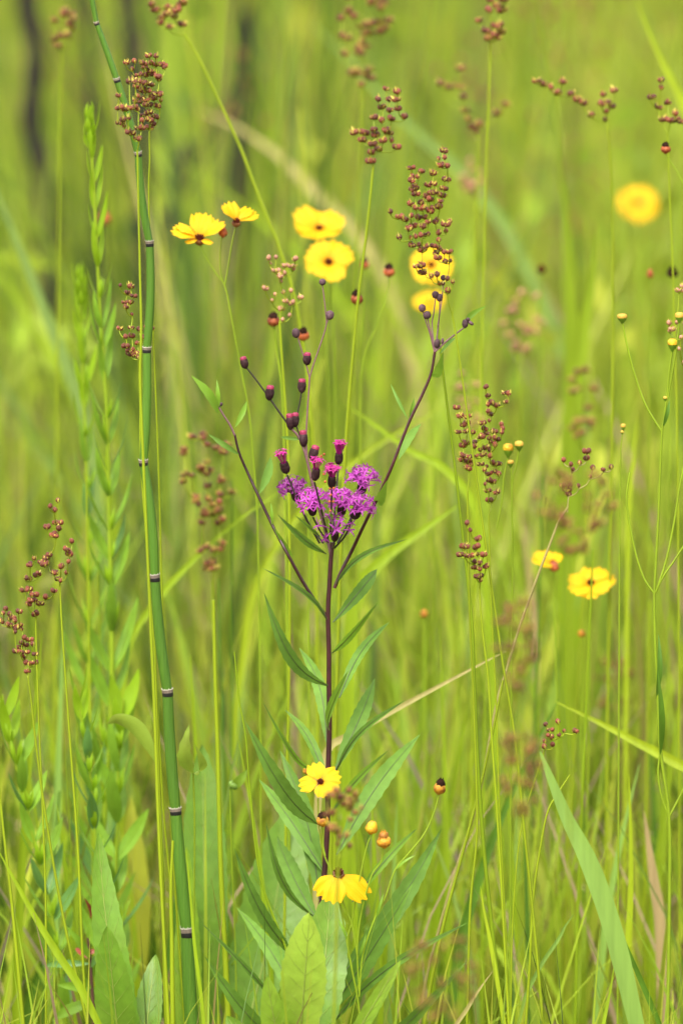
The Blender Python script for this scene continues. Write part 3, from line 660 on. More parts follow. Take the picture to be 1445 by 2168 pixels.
rush('rush with dense chestnut seed head drooping left across the horsetail top', [(291, 318), (293, 420), (296, 560), (299, 700), (297, 800), (303, 960), (318, 1300), (327, 1500), (336, 1750), (347, 1980), (357, 2170)], -.06, g3 + g[21:25], 12, r0=2.0, r1=4.2, seed=1, per=(1, 3))
rush('rush with large chestnut seed head right of the horsetail top', [(316, 290), (317, 340), (315, 420), (322, 640), (336, 1000), (350, 1500), (372, 1900), (392, 2170)], .04, g[:21] + g[25:] + g2, 12, seed=2, per=(1, 3), r0=1.6)
rush('short rush with loose chestnut seed head left of the horsetail middle', [(295, 788), (297, 860), (300, 1000), (322, 1300), (345, 1700), (362, 1900), (368, 2170)], .03,
     Z(100, 200, 3.87, [(595, 1585), (685, 1590), (655, 1645), (705, 1665), (635, 1720), (685, 1720), (648, 1765), (700, 1822), (590, 1935), (685, 1925), (755, 1945), (825, 1920), (845, 1935), (650, 2010), (698, 2000), (785, 2005), (745, 2050), (660, 2075), (640, 2080), (705, 2115), (665, 2110), (750, 2145), (690, 2150)]) + [(293, 762), (275, 752)], 12, seed=3, per=(1, 3), tep=.1)
rush('tallest sharp rush with big chestnut seed head above the ironweed right branch', [(957, 665), (966, 720), (982, 830), (1004, 990), (1030, 1170), (1050, 1310), (1066, 1420), (1089, 1562), (1111, 1777), (1126, 1920), (1149, 2166)], -.05,
     Z(800, 300, 4.71, [(660, 115), (600, 195), (660, 190), (635, 260), (690, 262), (335, 280), (435, 320), (545, 340), (345, 365), (400, 380), (330, 415), (660, 400), (695, 400), (485, 455), (545, 440), (370, 475), (340, 500), (620, 490), (660, 490), (370, 540), (520, 535), (560, 535), (625, 560), (470, 575), (510, 600), (420, 635), (325, 650), (560, 680), (610, 675), (620, 620), (380, 690), (445, 690), (520, 715), (125, 728), (205, 775), (240, 780), (280, 800), (325, 770), (400, 785), (460, 775), (570, 815), (500, 825), (445, 875), (670, 850), (720, 828), (300, 890), (345, 865), (600, 930), (675, 920), (220, 985), (320, 985), (370, 970), (435, 965), (480, 945), (605, 1010), (335, 1050), (400, 1060), (440, 1105), (490, 1070), (550, 1060), (610, 1090), (570, 1140), (600, 1180), (660, 1130), (710, 1120), (660, 1210), (710, 1215), (380, 1265), (440, 1260), (430, 1325), (465, 1320), (530, 1370), (585, 1360), (620, 1435), (680, 1395), (745, 1425), (690, 1515)]), 13, seed=4, per=(1, 3), r0=2.0, r1=3.6)
rush('rush with narrow brown seed head left of the taller brown one, centre right', [(989, 1040), (990, 1120), (993, 1290), (1000, 1440), (1006, 1600), (1009, 1760), (998, 1880), (993, 1960), (988, 2168)], -.02,
     Z(940, 800, 4.517, [(120, 310), (150, 390), (230, 390), (185, 470), (215, 450), (140, 540), (215, 530), (265, 540), (190, 630), (215, 650), (180, 670), (180, 770), (235, 780), (170, 800), (220, 815), (260, 800), (205, 880), (235, 885), (260, 845)]), 12, seed=5, per=(2, 3), r1=3.2)
rush('rush with tall brown seed head beside the yellow button buds', [(1034, 1090), (1036, 1180), (1040, 1300), (1050, 1500), (1056, 1700), (1068, 1950), (1076, 2168)], .08,
     Z(940, 800, 4.517, [(397, 105), (400, 195), (425, 195), (415, 285), (440, 250), (465, 265), (500, 285), (410, 350), (445, 365), (432, 435), (580, 165), (610, 180), (585, 250), (375, 455), (400, 520), (370, 515), (545, 470), (555, 515), (545, 550), (325, 595), (355, 580), (385, 565), (430, 560), (460, 540), (495, 540), (430, 600), (480, 600), (510, 610), (450, 640), (485, 665), (290, 680), (340, 715), (395, 690), (435, 715), (300, 765), (355, 770), (395, 755), (435, 775), (350, 845), (400, 870), (455, 835), (495, 845), (540, 845), (380, 910), (435, 935), (495, 925), (525, 945), (430, 1000), (465, 1015), (390, 1040), (425, 1100), (500, 1120), (420, 1195), (450, 1200), (290, 640)]), 12, seed=6, per=(1, 2), r0=1.6)
rush('short sharp rush with small brown head below the narrow brown one', [(1014, 1245), (1020, 1330), (1033, 1440), (1040, 1560), (1050, 1700), (1062, 1900), (1076, 2166)], -.06,
     Z(940, 800, 4.517, [(213, 1420), (250, 1485), (320, 1565), (175, 1640), (205, 1640), (290, 1655), (310, 1640), (160, 1710), (200, 1725), (245, 1720), (320, 1710), (372, 1715), (290, 1790), (340, 1795), (290, 1835), (395, 1830), (340, 1860), (310, 1925), (360, 1920), (340, 1960)]), 13, seed=7, per=(1, 3), r1=3.2)
rush('sharp rush with stepped brown seed head reaching highest at the left edge', [(127, 1240), (131, 1320), (138, 1420), (148, 1560), (160, 1720), (168, 1850), (174, 2000), (184, 2168)], -.02,
     Z(0, 1000, 4.517, [(555, 295), (480, 350), (525, 385), (535, 505), (575, 510), (565, 560), (455, 550), (520, 620), (540, 630), (690, 685), (640, 760), (665, 805), (650, 880), (585, 930), (520, 985), (640, 985), (570, 1040), (575, 1060), (475, 815), (440, 845), (400, 875), (430, 905), (465, 895)]), 13, seed=8, per=(1, 3), tep=.08, r1=3.4)
rush('sharp rush with open brown seed head left of the stepped one', [(76, 1318), (79, 1420), (84, 1560), (90, 1700), (97, 1900), (98, 2168)], .02,
     Z(0, 1000, 4.517, [(325, 850), (290, 910), (365, 985), (370, 1000), (250, 1040), (290, 1045), (240, 1145), (275, 1140), (310, 1195), (340, 1190), (335, 1245), (290, 1255), (275, 1285), (385, 1275), (437, 1220), (520, 1155), (340, 1365), (345, 1380)]), 13, seed=9, per=(1, 3), tep=.1)
rush('sharp rush with two reddish tufts low at the left edge', [(60, 1436), (66, 1480), (76, 1570), (90, 1680), (112, 1820), (140, 1970), (172, 2110), (188, 2180)], -.05,
     Z(0, 1000, 4.517, [(55, 1320), (40, 1375), (90, 1385), (100, 1430), (130, 1410), (180, 1355), (15, 1445), (75, 1480), (120, 1490), (150, 1450), (190, 1480), (160, 1510), (215, 1525), (145, 1550), (225, 1610), (285, 1620), (210, 1650), (245, 1670), (310, 1670), (190, 1700), (165, 1735), (210, 1735), (265, 1740), (210, 1780), (235, 1800), (340, 1760), (310, 1840), (285, 1860), (340, 1845), (240, 1850), (260, 1930)]), 12, seed=10, per=(1, 2), tep=.05, r1=4)
rush('pinkish pale rush head left of the small dark buds, centre', [(592, 682), (597, 760), (604, 860), (611, 1000), (613, 1200), (612, 1420), (606, 1700), (600, 2100)], .17,
     Z(350, 420, 3.524, [(770, 460), (825, 460), (785, 505), (970, 470), (895, 520), (940, 520), (950, 545), (810, 550), (850, 560), (890, 580), (855, 600), (860, 640), (745, 690), (940, 710), (885, 720), (820, 735), (800, 780), (895, 785), (945, 800), (1015, 755), (860, 840), (925, 895), (870, 925)]), 12, 1, seed=11, per=(1, 3), r0=2.6, r1=3.2)
rush('softly blurred brown rush head above the tallest sharp rush, upper centre', [(790, 350), (783, 420), (772, 520), (757, 640), (744, 780), (732, 930), (722, 1120), (714, 1400), (700, 1800)], .22,
     Z(720, 0, 1.993, [(190, 385), (240, 400), (160, 430), (205, 430), (240, 430), (180, 460), (210, 475), (245, 470), (140, 505), (175, 520), (215, 510), (270, 505), (60, 570), (100, 570), (95, 600), (150, 580), (145, 555), (190, 560), (205, 570), (130, 615), (180, 605), (215, 600), (235, 630), (130, 655), (130, 690), (160, 640)]), 14, seed=12, per=(2, 4), r0=2.6, r1=4, tep=.3)
rush('tiny sharp rush head of few brown capsules at the lower right', [(1150, 1592), (1135, 1640), (1110, 1720), (1096, 1800), (1084, 1960), (1080, 2168)], -.04,
     Z(900, 1400, 2.651, [(675, 365), (745, 355), (700, 395), (775, 405), (845, 405), (690, 430), (745, 430), (705, 440), (665, 465), (670, 495), (715, 485)]), 12, seed=13, per=(1, 2), tep=.05, r0=1.2, r1=2)
# blurred ones
rush('blurred brown rush head between horsetail and ironweed', [(448, 1228), (452, 1320), (458, 1450), (464, 1650), (478, 1950), (486, 2168)], .48, cloud(440, 1010, 125, 170, 34, 21) + cloud(447, 1140, 60, 150, 20, 22), 13, seed=14, r0=2, r1=3.5)
rush('blurred brown rush head at the top edge, right of the horsetail', [(393, 74), (425, 130), (468, 222), (508, 310), (545, 410), (590, 520), (630, 660), (660, 900), (670, 1300)], .42, cloud(362, 10, 110, 110, 22, 23), 14, seed=15, r0=2.6, r1=4, per=(2, 3))
rush('faint blurred rush head near the upper left corner', [(131, 105), (129, 200), (126, 350), (124, 600), (120, 1000), (118, 1500)], .75, cloud(128, 62, 60, 80, 14, 24), 13, seed=16, r0=2)
rush('large blurred brown rush head at the top centre', [(768, 190), (764, 300), (758, 450), (750, 700), (740, 1000), (735, 1400)], .8, cloud(770, 90, 110, 210, 34, 25) + cloud(800, 40, 60, 60, 6, 26), 14, seed=17, r0=2)
rush('dark blurred rush head at the top edge, right of centre', [(1036, 90), (1034, 200), (1028, 400), (1020, 700), (1010, 1100), (1000, 1500)], .5, cloud(1045, 42, 80, 90, 18, 27), 14, seed=18, r0=2)
rush('faint blurred rush head between the top right heads and the big sharp one', [(1010, 300), (1008, 420), (1004, 700), (1000, 1100), (1000, 1500)], .8, [(932, 182), (950, 190), (970, 188), (972, 150), (980, 210), (986, 238), (990, 258), (1000, 272), (1012, 268), (1008, 285), (1068, 225), (1052, 245)], 14, seed=19, r0=1.8)
rush('blurred rush with long left arm of brown capsules, upper right', [(1286, 272), (1292, 360), (1296, 520), (1296, 800), (1290, 1200), (1284, 1600)], .42, [(1136, 176), (1150, 184), (1165, 190), (1178, 202), (1190, 178), (1208, 202), (1222, 215), (1232, 222), (1252, 248), (1278, 205), (1286, 222), (1300, 196), (1284, 240), (1280, 258), (1292, 230), (1272, 225)], 14, seed=20, r0=2.4, r1=4)
rush('blurred brown rush head at the right edge above the red bud', [(1412, 285), (1416, 400), (1424, 600), (1432, 900), (1436, 1300)], .3, [(1376, 210), (1398, 190), (1398, 175), (1392, 232), (1412, 222), (1402, 258), (1418, 260), (1430, 258), (1442, 262), (1428, 245)], 13, seed=21, r0=1.8)
rush('pinkish rush head cut by the right edge beside the yellow bud', [(1452, 780), (1452, 900), (1455, 1200), (1458, 1600)], .1, [(1416, 690), (1430, 688), (1420, 702), (1417, 706), (1438, 744), (1436, 620), (1442, 612), (1448, 690), (1440, 720), (1446, 776)], 12, 1, seed=22, r0=1.8, per=(1, 2))
rush('blurred rush on a slanting tan stalk left of the two right yellow flowers', [(1200, 1075), (1184, 1100), (1160, 1160), (1128, 1245), (1098, 1330), (1068, 1430), (1048, 1500), (1012, 1690), (965, 1840), (925, 1980), (900, 2080), (888, 2168)], .12,
     Z(900, 720, 2.651, [(775, 690), (815, 715), (820, 745), (865, 705), (900, 680), (905, 640), (935, 735), (995, 740), (1040, 730), (770, 830), (810, 830), (790, 850), (800, 880), (860, 835), (920, 780)]), 13, seed=23, stem_mat='straw', r0=2.4, r1=3.4, per=(1, 2), tep=.05)
rush('dark foreground rush head hanging out of focus above the drooping yellow flower', [(716, 1815), (714, 1870), (712, 1960), (706, 2168)], -.50, cloud(725, 1740, 80, 130, 30, 28), 14, seed=24, r0=3, r1=3, per=(1, 3))
rush('very blurred foreground rush head above the two right yellow flowers', [(1205, 1215), (1206, 1500), (1204, 1900), (1200, 2200)], -.85, cloud(1215, 1090, 170, 170, 60, 29), 14, seed=25, r0=1.6, r1=2, per=(1, 3))
rush('very blurred foreground rush head right of the lying straw', [(1098, 1505), (1100, 1700), (1100, 2000), (1098, 2200)], -.95, cloud(1092, 1370, 100, 190, 46, 30), 14, seed=26, r0=1.6, r1=2, per=(1, 2))
rush('very blurred foreground rush head low right, beside the broad pale blade', [(1098, 1755), (1100, 1900), (1100, 2200)], -.9, cloud(1098, 1645, 90, 170, 46, 31), 14, seed=27, r0=2, r1=2, per=(1, 3))
rush('very blurred foreground rush head at the bottom edge, right of centre', [(938, 2190), (936, 2300), (934, 2500)], -1.0, cloud(935, 2080, 150, 170, 55, 32), 13, seed=28, r0=1.6, per=(1, 3))
rush('faint pinkish blurred rush head in the grass right of the ironweed top', [(1100, 760), (1098, 900), (1092, 1300)], 1.1, cloud(1105, 690, 90, 130, 20, 33), 13, 1, seed=29, r0=1.6)
rush('faint pinkish blurred rush head behind the tall brown one', [(1008, 935), (1008, 1000), (1006, 1300)], .9, cloud(1000, 850, 70, 130, 14, 34), 12, 1, seed=30, r0=1.6)
rush('faint reddish blurred rush head left of the right forked plant', [(1232, 950), (1236, 1100), (1238, 1500)], .9, cloud(1230, 860, 60, 150, 18, 35), 13, seed=31, r0=1.6)
rush('faint brown blurred rush head in the grass at the lower right', [(1290, 1540), (1292, 1650), (1296, 1900)], 1.0, cloud(1280, 1450, 120, 120, 20, 36), 12, seed=32, r0=1.6)
rush('faint blurred rush head right of the big sharp one', [(1000, 420), (1002, 600), (1006, 1000)], 1.3, cloud(1000, 380, 50, 80, 12, 37), 13, 1, seed=33, r0=1.6)

# ------------------------------------------------------------------ coreopsis
def petal_mesh(seed):
    r = random.Random(seed); nu, nv = 17, 8; mb = MB(); rows = []; ph = r.uniform(-.6, .6); r2 = [r.uniform(-.02, .02) for _ in range(17)]
    for j in range(nv + 1):
        v = j / nv; row = []
        for i in range(nu):
            u = i / (nu - 1) * 2 - 1
            Lu = 0.93 + 0.062 * math.cos(3 * math.pi * u + ph) - 0.26 * u ** 4 + r2[i]
            xx = 0.10 + (Lu - 0.10) * v
            hw = 0.06 + 0.36 * (math.sin(min(1, v * 1.12) * math.pi * .5) ** 1.3)
            zz = 0.05 * math.sin(v * math.pi) - 0.05 * v * v + 0.07 * u * u * v + 0.014 * math.cos(u * 9) * v
            row.append(Vector((xx, u * hw, zz)))
        rows.append(row)
    mb.quadstrip(rows); return mb.mesh('petal', 'petal')
PETALS = [petal_mesh(i) for i in range(3)]
def disc_mesh():
    mb = MB(); mb.lathe([(.125, -.02), (.132, .03), (.112, .075), (.07, .10), (.02, .11)], 12, 0, bumps=.05)
    r = random.Random(3)
    for i in range(22):
        a = i * 2.4; f = math.sqrt((i + .5) / 22) * .115; p = Vector((math.cos(a) * f, math.sin(a) * f, .105 - f * .4)); t = p + Vector((p.x * .5, p.y * .5, r.uniform(.05, .10)))
        mb.tube([p, p.lerp(t, .6), t], [.022, .026, .008], 5, 0)
    return mb.mesh('flower_head', 'petal_disc')
def cup_mesh():
    mb = MB(); mb.lathe([(.03, -.24), (.10, -.20), (.17, -.12), (.19, -.04), (.17, 0)], 12, 0, bumps=.06); return mb.mesh('involucre', 'cup')
DISC, CUP = disc_mesh(), cup_mesh()

def core_plant(label, stems, y, name='coreopsis', mat='forb_stem', r0=1.5, r1=2.4):
    """stems: list of px lists from head downwards; the first one carries on to the ground"""
    y *= YS; s = S(y); pts = line(stems[0], y, 5); to_ground(pts)
    T = Thing(name, label, 'wildflower', pts[-1], 'yellow coreopsis plants'); T.y = y
    mb = MB(); mb.tube(pts, taper(len(pts), r0 * s, r1 * s), 6); T.part('stem', mb, mat)
    for st in stems[1:]:
        p = line(st, y, 5); mb = MB(); mb.tube(p, taper(len(p), r0 * s, r0 * 1.15 * s), 6); T.part('branch', mb, mat)
    return T
def flower(T, cx, cy, rad, axis, cup=0.15, azs=None, spin=0.0, dy=0.0, seed=0, wide=1.0):
    r = random.Random(seed + int(cx)); s = S(T.y)
    h = T.inst('flower_head', DISC, frame(P(cx, cy, T.y + dy), Vector(axis), rad * s, spin))
    c = bpy.data.objects.new('involucre', CUP); col.objects.link(c); c.parent = h
    for k, az in enumerate(azs or [(i * 45, 1, 0) for i in range(8)]):
        a, ln, extra = az
        o = bpy.data.objects.new('petal', PETALS[k % 3]); col.objects.link(o); o.parent = h
        o.matrix_local = Matrix.Rotation(math.radians(a + r.uniform(-5, 5)), 4, 'Z') @ Matrix.Rotation(-(cup + extra + r.uniform(-.12, .12)), 4, 'Y') @ Matrix.Rotation(r.uniform(-.15, .15), 4, 'X') @ Matrix.Diagonal((ln * r.uniform(.92, 1.05), ln * wide * r.uniform(.88, 1.08), ln, 1))
    return h
def spent(T, cx, cy, wd, ht, axis=(0, 0, 1), mat='spent_red', cap='soot', dy=0.0, capf=.45):
    """seed head: swollen lower bulb of folded bracts, narrower dark crown"""
    s = S(T.y); r = wd * .5 * s; h = ht * s; ax = Vector(axis).normalized(); o = P(cx, cy, T.y + dy) - ax * h * .5; rot = ax.to_track_quat('Z', 'Y').to_matrix()
    top_ = [(.80 * r, h * .56), (.62 * r, h * .62), (.1 * r, h * .64)] if cap else [(.80 * r, h * .58), (.74 * r, h * .70), (.52 * r, h * .86), (.10 * r, h * .92)]
    m = MB(); m.lathe([(.12 * r, -h * .12), (.45 * r, 0), (.85 * r, h * .12), (1.0 * r, h * .28), (.96 * r, h * .42)] + top_, 16, 0, o, rot, .07)
    b = T.part('seed_head', m, mat)
    if cap:
        m = MB(); m.lathe([(.70 * r, h * .52), (.74 * r, h * .66), (.64 * r, h * .82), (.40 * r, h * .93), (.05 * r, h * .97)], 11, 0, o, rot, .13)
        for k in range(5):
            a = k * 1.25; e = rot @ Vector((math.cos(a) * .3 * r, math.sin(a) * .3 * r, h * .92)); m.tube([o + e, o + e + ax * h * .14], [.10 * r, .04 * r], 5)
        T.part('crown', m, cap, b)
    return b
def button(T, cx, cy, wd, ht, dy=0.0, mat='button'):
    s = S(T.y); r = wd * .5 * s; h = ht * s; o = P(cx, cy, T.y + dy) - Vector((0, 0, h * .5))
    m = MB(); m.lathe([(.14 * r, -h * .35), (.4 * r, -h * .1), (.8 * r, h * .2), (.95 * r, h * .42)], 12, 0, o); b = T.part('bud_cup', m, 'forb_leaf')
    m = MB(); m.lathe([(.95 * r, h * .42), (1.0 * r, h * .62), (.9 * r, h * .85), (.6 * r, h * .98), (.1 * r, h)], 14, 0, o, None, .05); T.part('yellow_top', m, mat, b)

T = core_plant('coreopsis with two cupped yellow flowers and a red bud, right of the horsetail', [[(424, 520), (440, 550), (458, 580), (476, 604), (488, 660), (500, 730), (514, 800), (530, 900), (545, 1100), (550, 1400)], [(470, 498), (466, 540), (468, 580), (476, 604)], [(500, 474), (490, 520), (482, 570), (476, 604)]], .22, r0=1.2)
flower(T, 423, 506, 64, (-.05, -.38, 1), .55, [(8, 1, .0), (38, 1.0, .05), (78, .95, .15), (108, .95, .15), (158, 1.05, -.05), (186, 1.05, -.2), (-40, .55, -.5), (-140, .55, -.5)], 0.0, wide=.74)
flower(T, 500, 470, 52, (.12, -.36, 1), .55, [(-2, 1.05, -.3), (32, .95, -.1), (112, 1, .25), (148, 1, .2), (185, .8, .2)], 0.0, wide=.8)
spent(T, 472, 490, 19, 22, mat='spent_red', cap=None)
T = core_plant('upper of two overlapping blurred yellow coreopsis flowers, facing half up', [[(680, 486), (684, 560), (690, 700), (696, 900), (700, 1300)]], .62)
flower(T, 676, 486, 60, (-.03, -.55, 1), .30, [(0, 1, 0), (38, 1, 0), (85, .95, 0), (140, 1.1, .2), (185, 1, 0), (-50, .9, -.1), (-100, .85, -.1), (-140, .9, -.1)], .1)
T = core_plant('lower of two overlapping blurred yellow coreopsis flowers, facing the viewer', [[(698, 560), (702, 640), (708, 800), (712, 1300)]], .56)
flower(T, 695, 556, 60, (0.0, -1.0, .75), .10, [(25, 1, 0), (62, 1.05, 0), (118, 1, 0), (150, .95, 0), (195, .85, 0), (235, .8, 0), (292, .95, 0), (-20, .75, 0)], .0)
T = core_plant('blurred yellow coreopsis flower hidden behind the big rush head', [[(915, 575), (916, 700), (918, 1000), (920, 1400)]], .75)
flower(T, 912, 562, 50, (.1, -.9, .7), .1)
T = core_plant('very blurred yellow coreopsis flower just below the big rush head', [[(910, 655), (910, 800), (908, 1200)]], 1.25)
flower(T, 908, 645, 38, (-.1, -.6, 1), .3)
T = core_plant('large round blurred yellow flower standing alone at the upper right', [[(1350, 440), (1345, 600), (1335, 900), (1330, 1300)]], 1.7)
flower(T, 1350, 430, 47, (0, -.9, .6), .05)
T = core_plant('yellow coreopsis flower seen from the side with red centre below its petals, right', [[(1172, 1206), (1172, 1280), (1176, 1400), (1180, 1700), (1184, 2100)]], .40)
flower(T, 1170, 1194, 48, (.15, -.40, 1), .22, [(70, .9, .1), (105, 1.0, .1), (140, 1.0, .05), (172, 1.05, 0), (200, .9, -.05), (35, .55, .2)], .0)
spent(T, 1172, 1198, 22, 22, (0, -.3, 1), 'spent_red', None, -.004)
T = core_plant('open yellow coreopsis flower with dark eye at the right', [[(1250, 1262), (1250, 1340), (1246, 1500), (1240, 1900)]], .42)
flower(T, 1249, 1236, 58, (.06, -.62, .9), .14, [(5, 1, 0), (40, .9, 0), (85, .9, 0), (125, .75, 0), (170, .9, 0), (215, 1, 0), (265, .9, 0), (-45, .95, 0)], .0)
T = core_plant('sharp coreopsis low in front of the ironweed, two yellow flowers and amber buds', [[(673, 1690), (675, 1752), (685, 1806), (700, 1844), (714, 1890), (726, 1950), (742, 2040), (756, 2110), (764, 2175)],
    [(786, 1766), (774, 1800), (757, 1880), (745, 1950), (735, 1992), (745, 2050)], [(811, 1795), (806, 1825), (788, 1850), (772, 1900), (760, 1960), (756, 2020), (760, 2100)], [(929, 1680), (918, 1720), (898, 1765), (866, 1805), (836, 1842), (815, 1900), (795, 1940), (768, 2020), (760, 2110)], [(712, 1858), (722, 1900), (745, 1960), (757, 2030)], [(682, 1748), (684, 1790), (688, 1812)]], -.10, r0=1.5, r1=2.2)
flower(T, 678, 1656, 46, (.0, -1, .70), .05, [(114, 1.15, .1), (28, 1.12, 0), (184, 1.12, 0), (-16, 1.02, 0), (-80, .95, 0)], .0, wide=.94)
flower(T, 716, 1848, 68, (-.05, -.80, .70), -.25, [(-132, .98, -.15), (-100, 1.05, -.05), (-30, 1.2, -.05)], .0, wide=.80)
spent(T, 683, 1733, 27, 32, (0, -.25, 1), 'spent_orange', 'soot', -.004)
spent(T, 787, 1750, 26, 30, (.25, -.15, 1), 'bud_yellow', None)
spent(T, 812, 1776, 30, 36, (-.05, -.2, 1), 'spent_orange', 'spent_orange')
spent(T, 931, 1664, 26, 34, (.2, -.2, 1), 'spent_orange', 'soot')
for b, t in [((836, 1842), (880, 1810)), ((795, 1945), (812, 1890)), ((735, 1992), (712, 1940)), ((757, 2030), (775, 1975))]:
    add_leaf(T, b, t, 6, T.y, 'forb_leaf', .0, None, n=8)
T = core_plant('upright coreopsis seed head, red with black crown, centre of the upper half', [[(755, 644), (751, 700), (745, 780), (738, 880), (731, 960), (722, 1150), (712, 1500)]], .25, mat='yellow_stem', r0=2.6, r1=4)
spent(T, 755, 628, 26, 32, (0, -.2, 1), 'spent_red', 'soot')
T = core_plant('small red coreopsis seed head with thin stem, left of the big rush head', [[(822, 586), (820, 620), (800, 680), (770, 760), (762, 900), (758, 1300)]], .40, r0=1.2)
spent(T, 823, 571, 24, 28, (0, -.2, 1), 'spent_red', 'soot')
T = core_plant('faint red seed head just left of the small red one on a thin stem', [[(771, 566), (768, 640), (762, 900), (760, 1300)]], .62, r0=1.1)
spent(T, 772, 556, 18, 24, (0, -.2, 1), 'spent_red', 'soot')
T = core_plant('red coreopsis seed head under the pinkish rush head', [[(580, 690), (586, 740), (594, 800), (600, 900), (606, 1200), (610, 1500)]], .26, r0=2.2, r1=3)
spent(T, 579, 675, 27, 30, (0, -.2, 1), 'spent_red', 'soot')
T = core_plant('red and black coreopsis seed head touching the small mauve ironweed bud', [[(644, 722), (648, 800), (652, 1000), (654, 1400)]], .30, r0=1.4)
spent(T, 642, 706, 25, 30, (0, -.45, 1), 'spent_red', 'soot')
T = core_plant('orange blurred seed head beside the lime leafy spike, left', [[(222, 475), (222, 600), (224, 900), (226, 1400)]], 1.1)
spent(T, 222, 460, 24, 26, (0, -.2, 1), 'spent_red', None)
T = core_plant('small orange blurred seed head right of the ironweed stem', [[(897, 1308), (898, 1400), (900, 1700)]], .55, r0=2)
spent(T, 897, 1298, 18, 18, (0, -.3, 1), 'spent_orange', None)
T = core_plant('small orange blurred seed head below the open yellow flower, right', [[(1230, 1350), (1230, 1500), (1230, 1800)]], .45, r0=2)
spent(T, 1230, 1340, 17, 16, (0, -.3, 1), 'spent_orange', None)
T = core_plant('red-orange bud at the upper right edge on a curved stem', [[(1408, 326), (1420, 345), (1436, 372), (1452, 430), (1460, 700), (1462, 1200)]], .22, r0=1.2)
spent(T, 1408, 312, 21, 24, (0, -.1, 1), 'spent_red', 'soot')
T = core_plant('black blurred seed head at the right edge below the lone yellow flower', [[(1422, 590), (1420, 700), (1416, 1000), (1412, 1400)]], .55, r0=1.2)
spent(T, 1422, 575, 24, 24, (0, -.4, 1), 'soot', 'soot')
T = core_plant('tiny faint red seed head left of the black one at the right edge', [[(1375, 590), (1374, 700), (1372, 1000), (1370, 1400)]], .6, r0=1)
spent(T, 1375, 578, 14, 20, (0, -.2, 1), 'spent_red', None)
T = core_plant('dark brown blurred seed head in the grass right of the big rush', [[(1145, 580), (1145, 700), (1142, 1200)]], .9, r0=1)
spent(T, 1145, 568, 18, 20, (0, -.2, 1), 'petal_disc', None)
T = core_plant('orange seed head low at the bottom edge under the broad lime leaf', [[(694, 2146), (698, 2200), (704, 2260)]], -.05, r0=1.2)
spent(T, 693, 2136, 17, 20, (0, -.3, 1), 'spent_orange', 'petal_disc')
T = core_plant('half hidden orange bud left of the lower sharp yellow flower', [[(650, 1640), (652, 1700), (660, 1900)]], .12, r0=1)
spent(T, 649, 1630, 17, 18, (0, -.2, 1), 'spent_orange', None)
# forked right plant with buttons
T = core_plant('forked slender plant with yellow button buds along the right edge', [[(1421, 742), (1414, 800), (1410, 842), (1404, 890), (1400, 914), (1396, 1000), (1393, 1080), (1388, 1180), (1384, 1256), (1385, 1340), (1390, 1440), (1396, 1580), (1415, 1728), (1416, 1900), (1412, 2168)],
    [(1317, 684), (1325, 725), (1340, 785), (1362, 850), (1384, 890), (1400, 914)], [(1437, 682), (1430, 740), (1420, 800), (1412, 845)], [(1332, 1000), (1326, 1040), (1325, 1056), (1330, 1100), (1344, 1170), (1362, 1225), (1383, 1256)], [(1447, 985), (1436, 1040), (1425, 1110), (1408, 1190), (1386, 1256)], [(1450, 1150), (1424, 1190), (1402, 1222), (1386, 1256)],
    [(1396, 1590), (1392, 1640), (1400, 1690), (1415, 1728)], [(1450, 1660), (1436, 1690), (1416, 1728)]], .06, r0=2.0, r1=4.2)
button(T, 1316, 672, 22, 16); button(T, 1437, 670, 19, 18); button(T, 1422, 728, 20, 22, mat='bud_yellow'); button(T, 1407, 843, 9, 9)
add_leaf(T, (1402, 905), (1416, 845), 9, T.y, 'green', 0, None, n=8); add_leaf(T, (1388, 1480), (1392, 1340), 12, T.y, 'green', 0, None, n=8); add_leaf(T, (1396, 1600), (1391, 1420), 14, T.y, 'green', -.02, None, n=8)
T = core_plant('cluster of three yellow button buds on thin stems right of the tall brown rush', [[(1081, 988), (1083, 1080), (1084, 1200), (1082, 1400), (1080, 1700)], [(1076, 962), (1066, 1010), (1062, 1060), (1050, 1120)], [(1097, 952), (1092, 985), (1084, 1020), (1083, 1060)]], .14, r0=1.7, r1=3)
button(T, 1075, 951, 22, 24, mat='bud_yellow'); button(T, 1098, 942, 19, 17); button(T, 1080, 980, 14, 13)
T = core_plant('tiny pale yellow bud on a hair-thin stem left of the forked right plant', [[(1317, 915), (1314, 940), (1312, 1000), (1310, 1300)]], .12, r0=.8)
button(T, 1318, 903, 11, 12); button(T, 1316, 915, 7, 7)

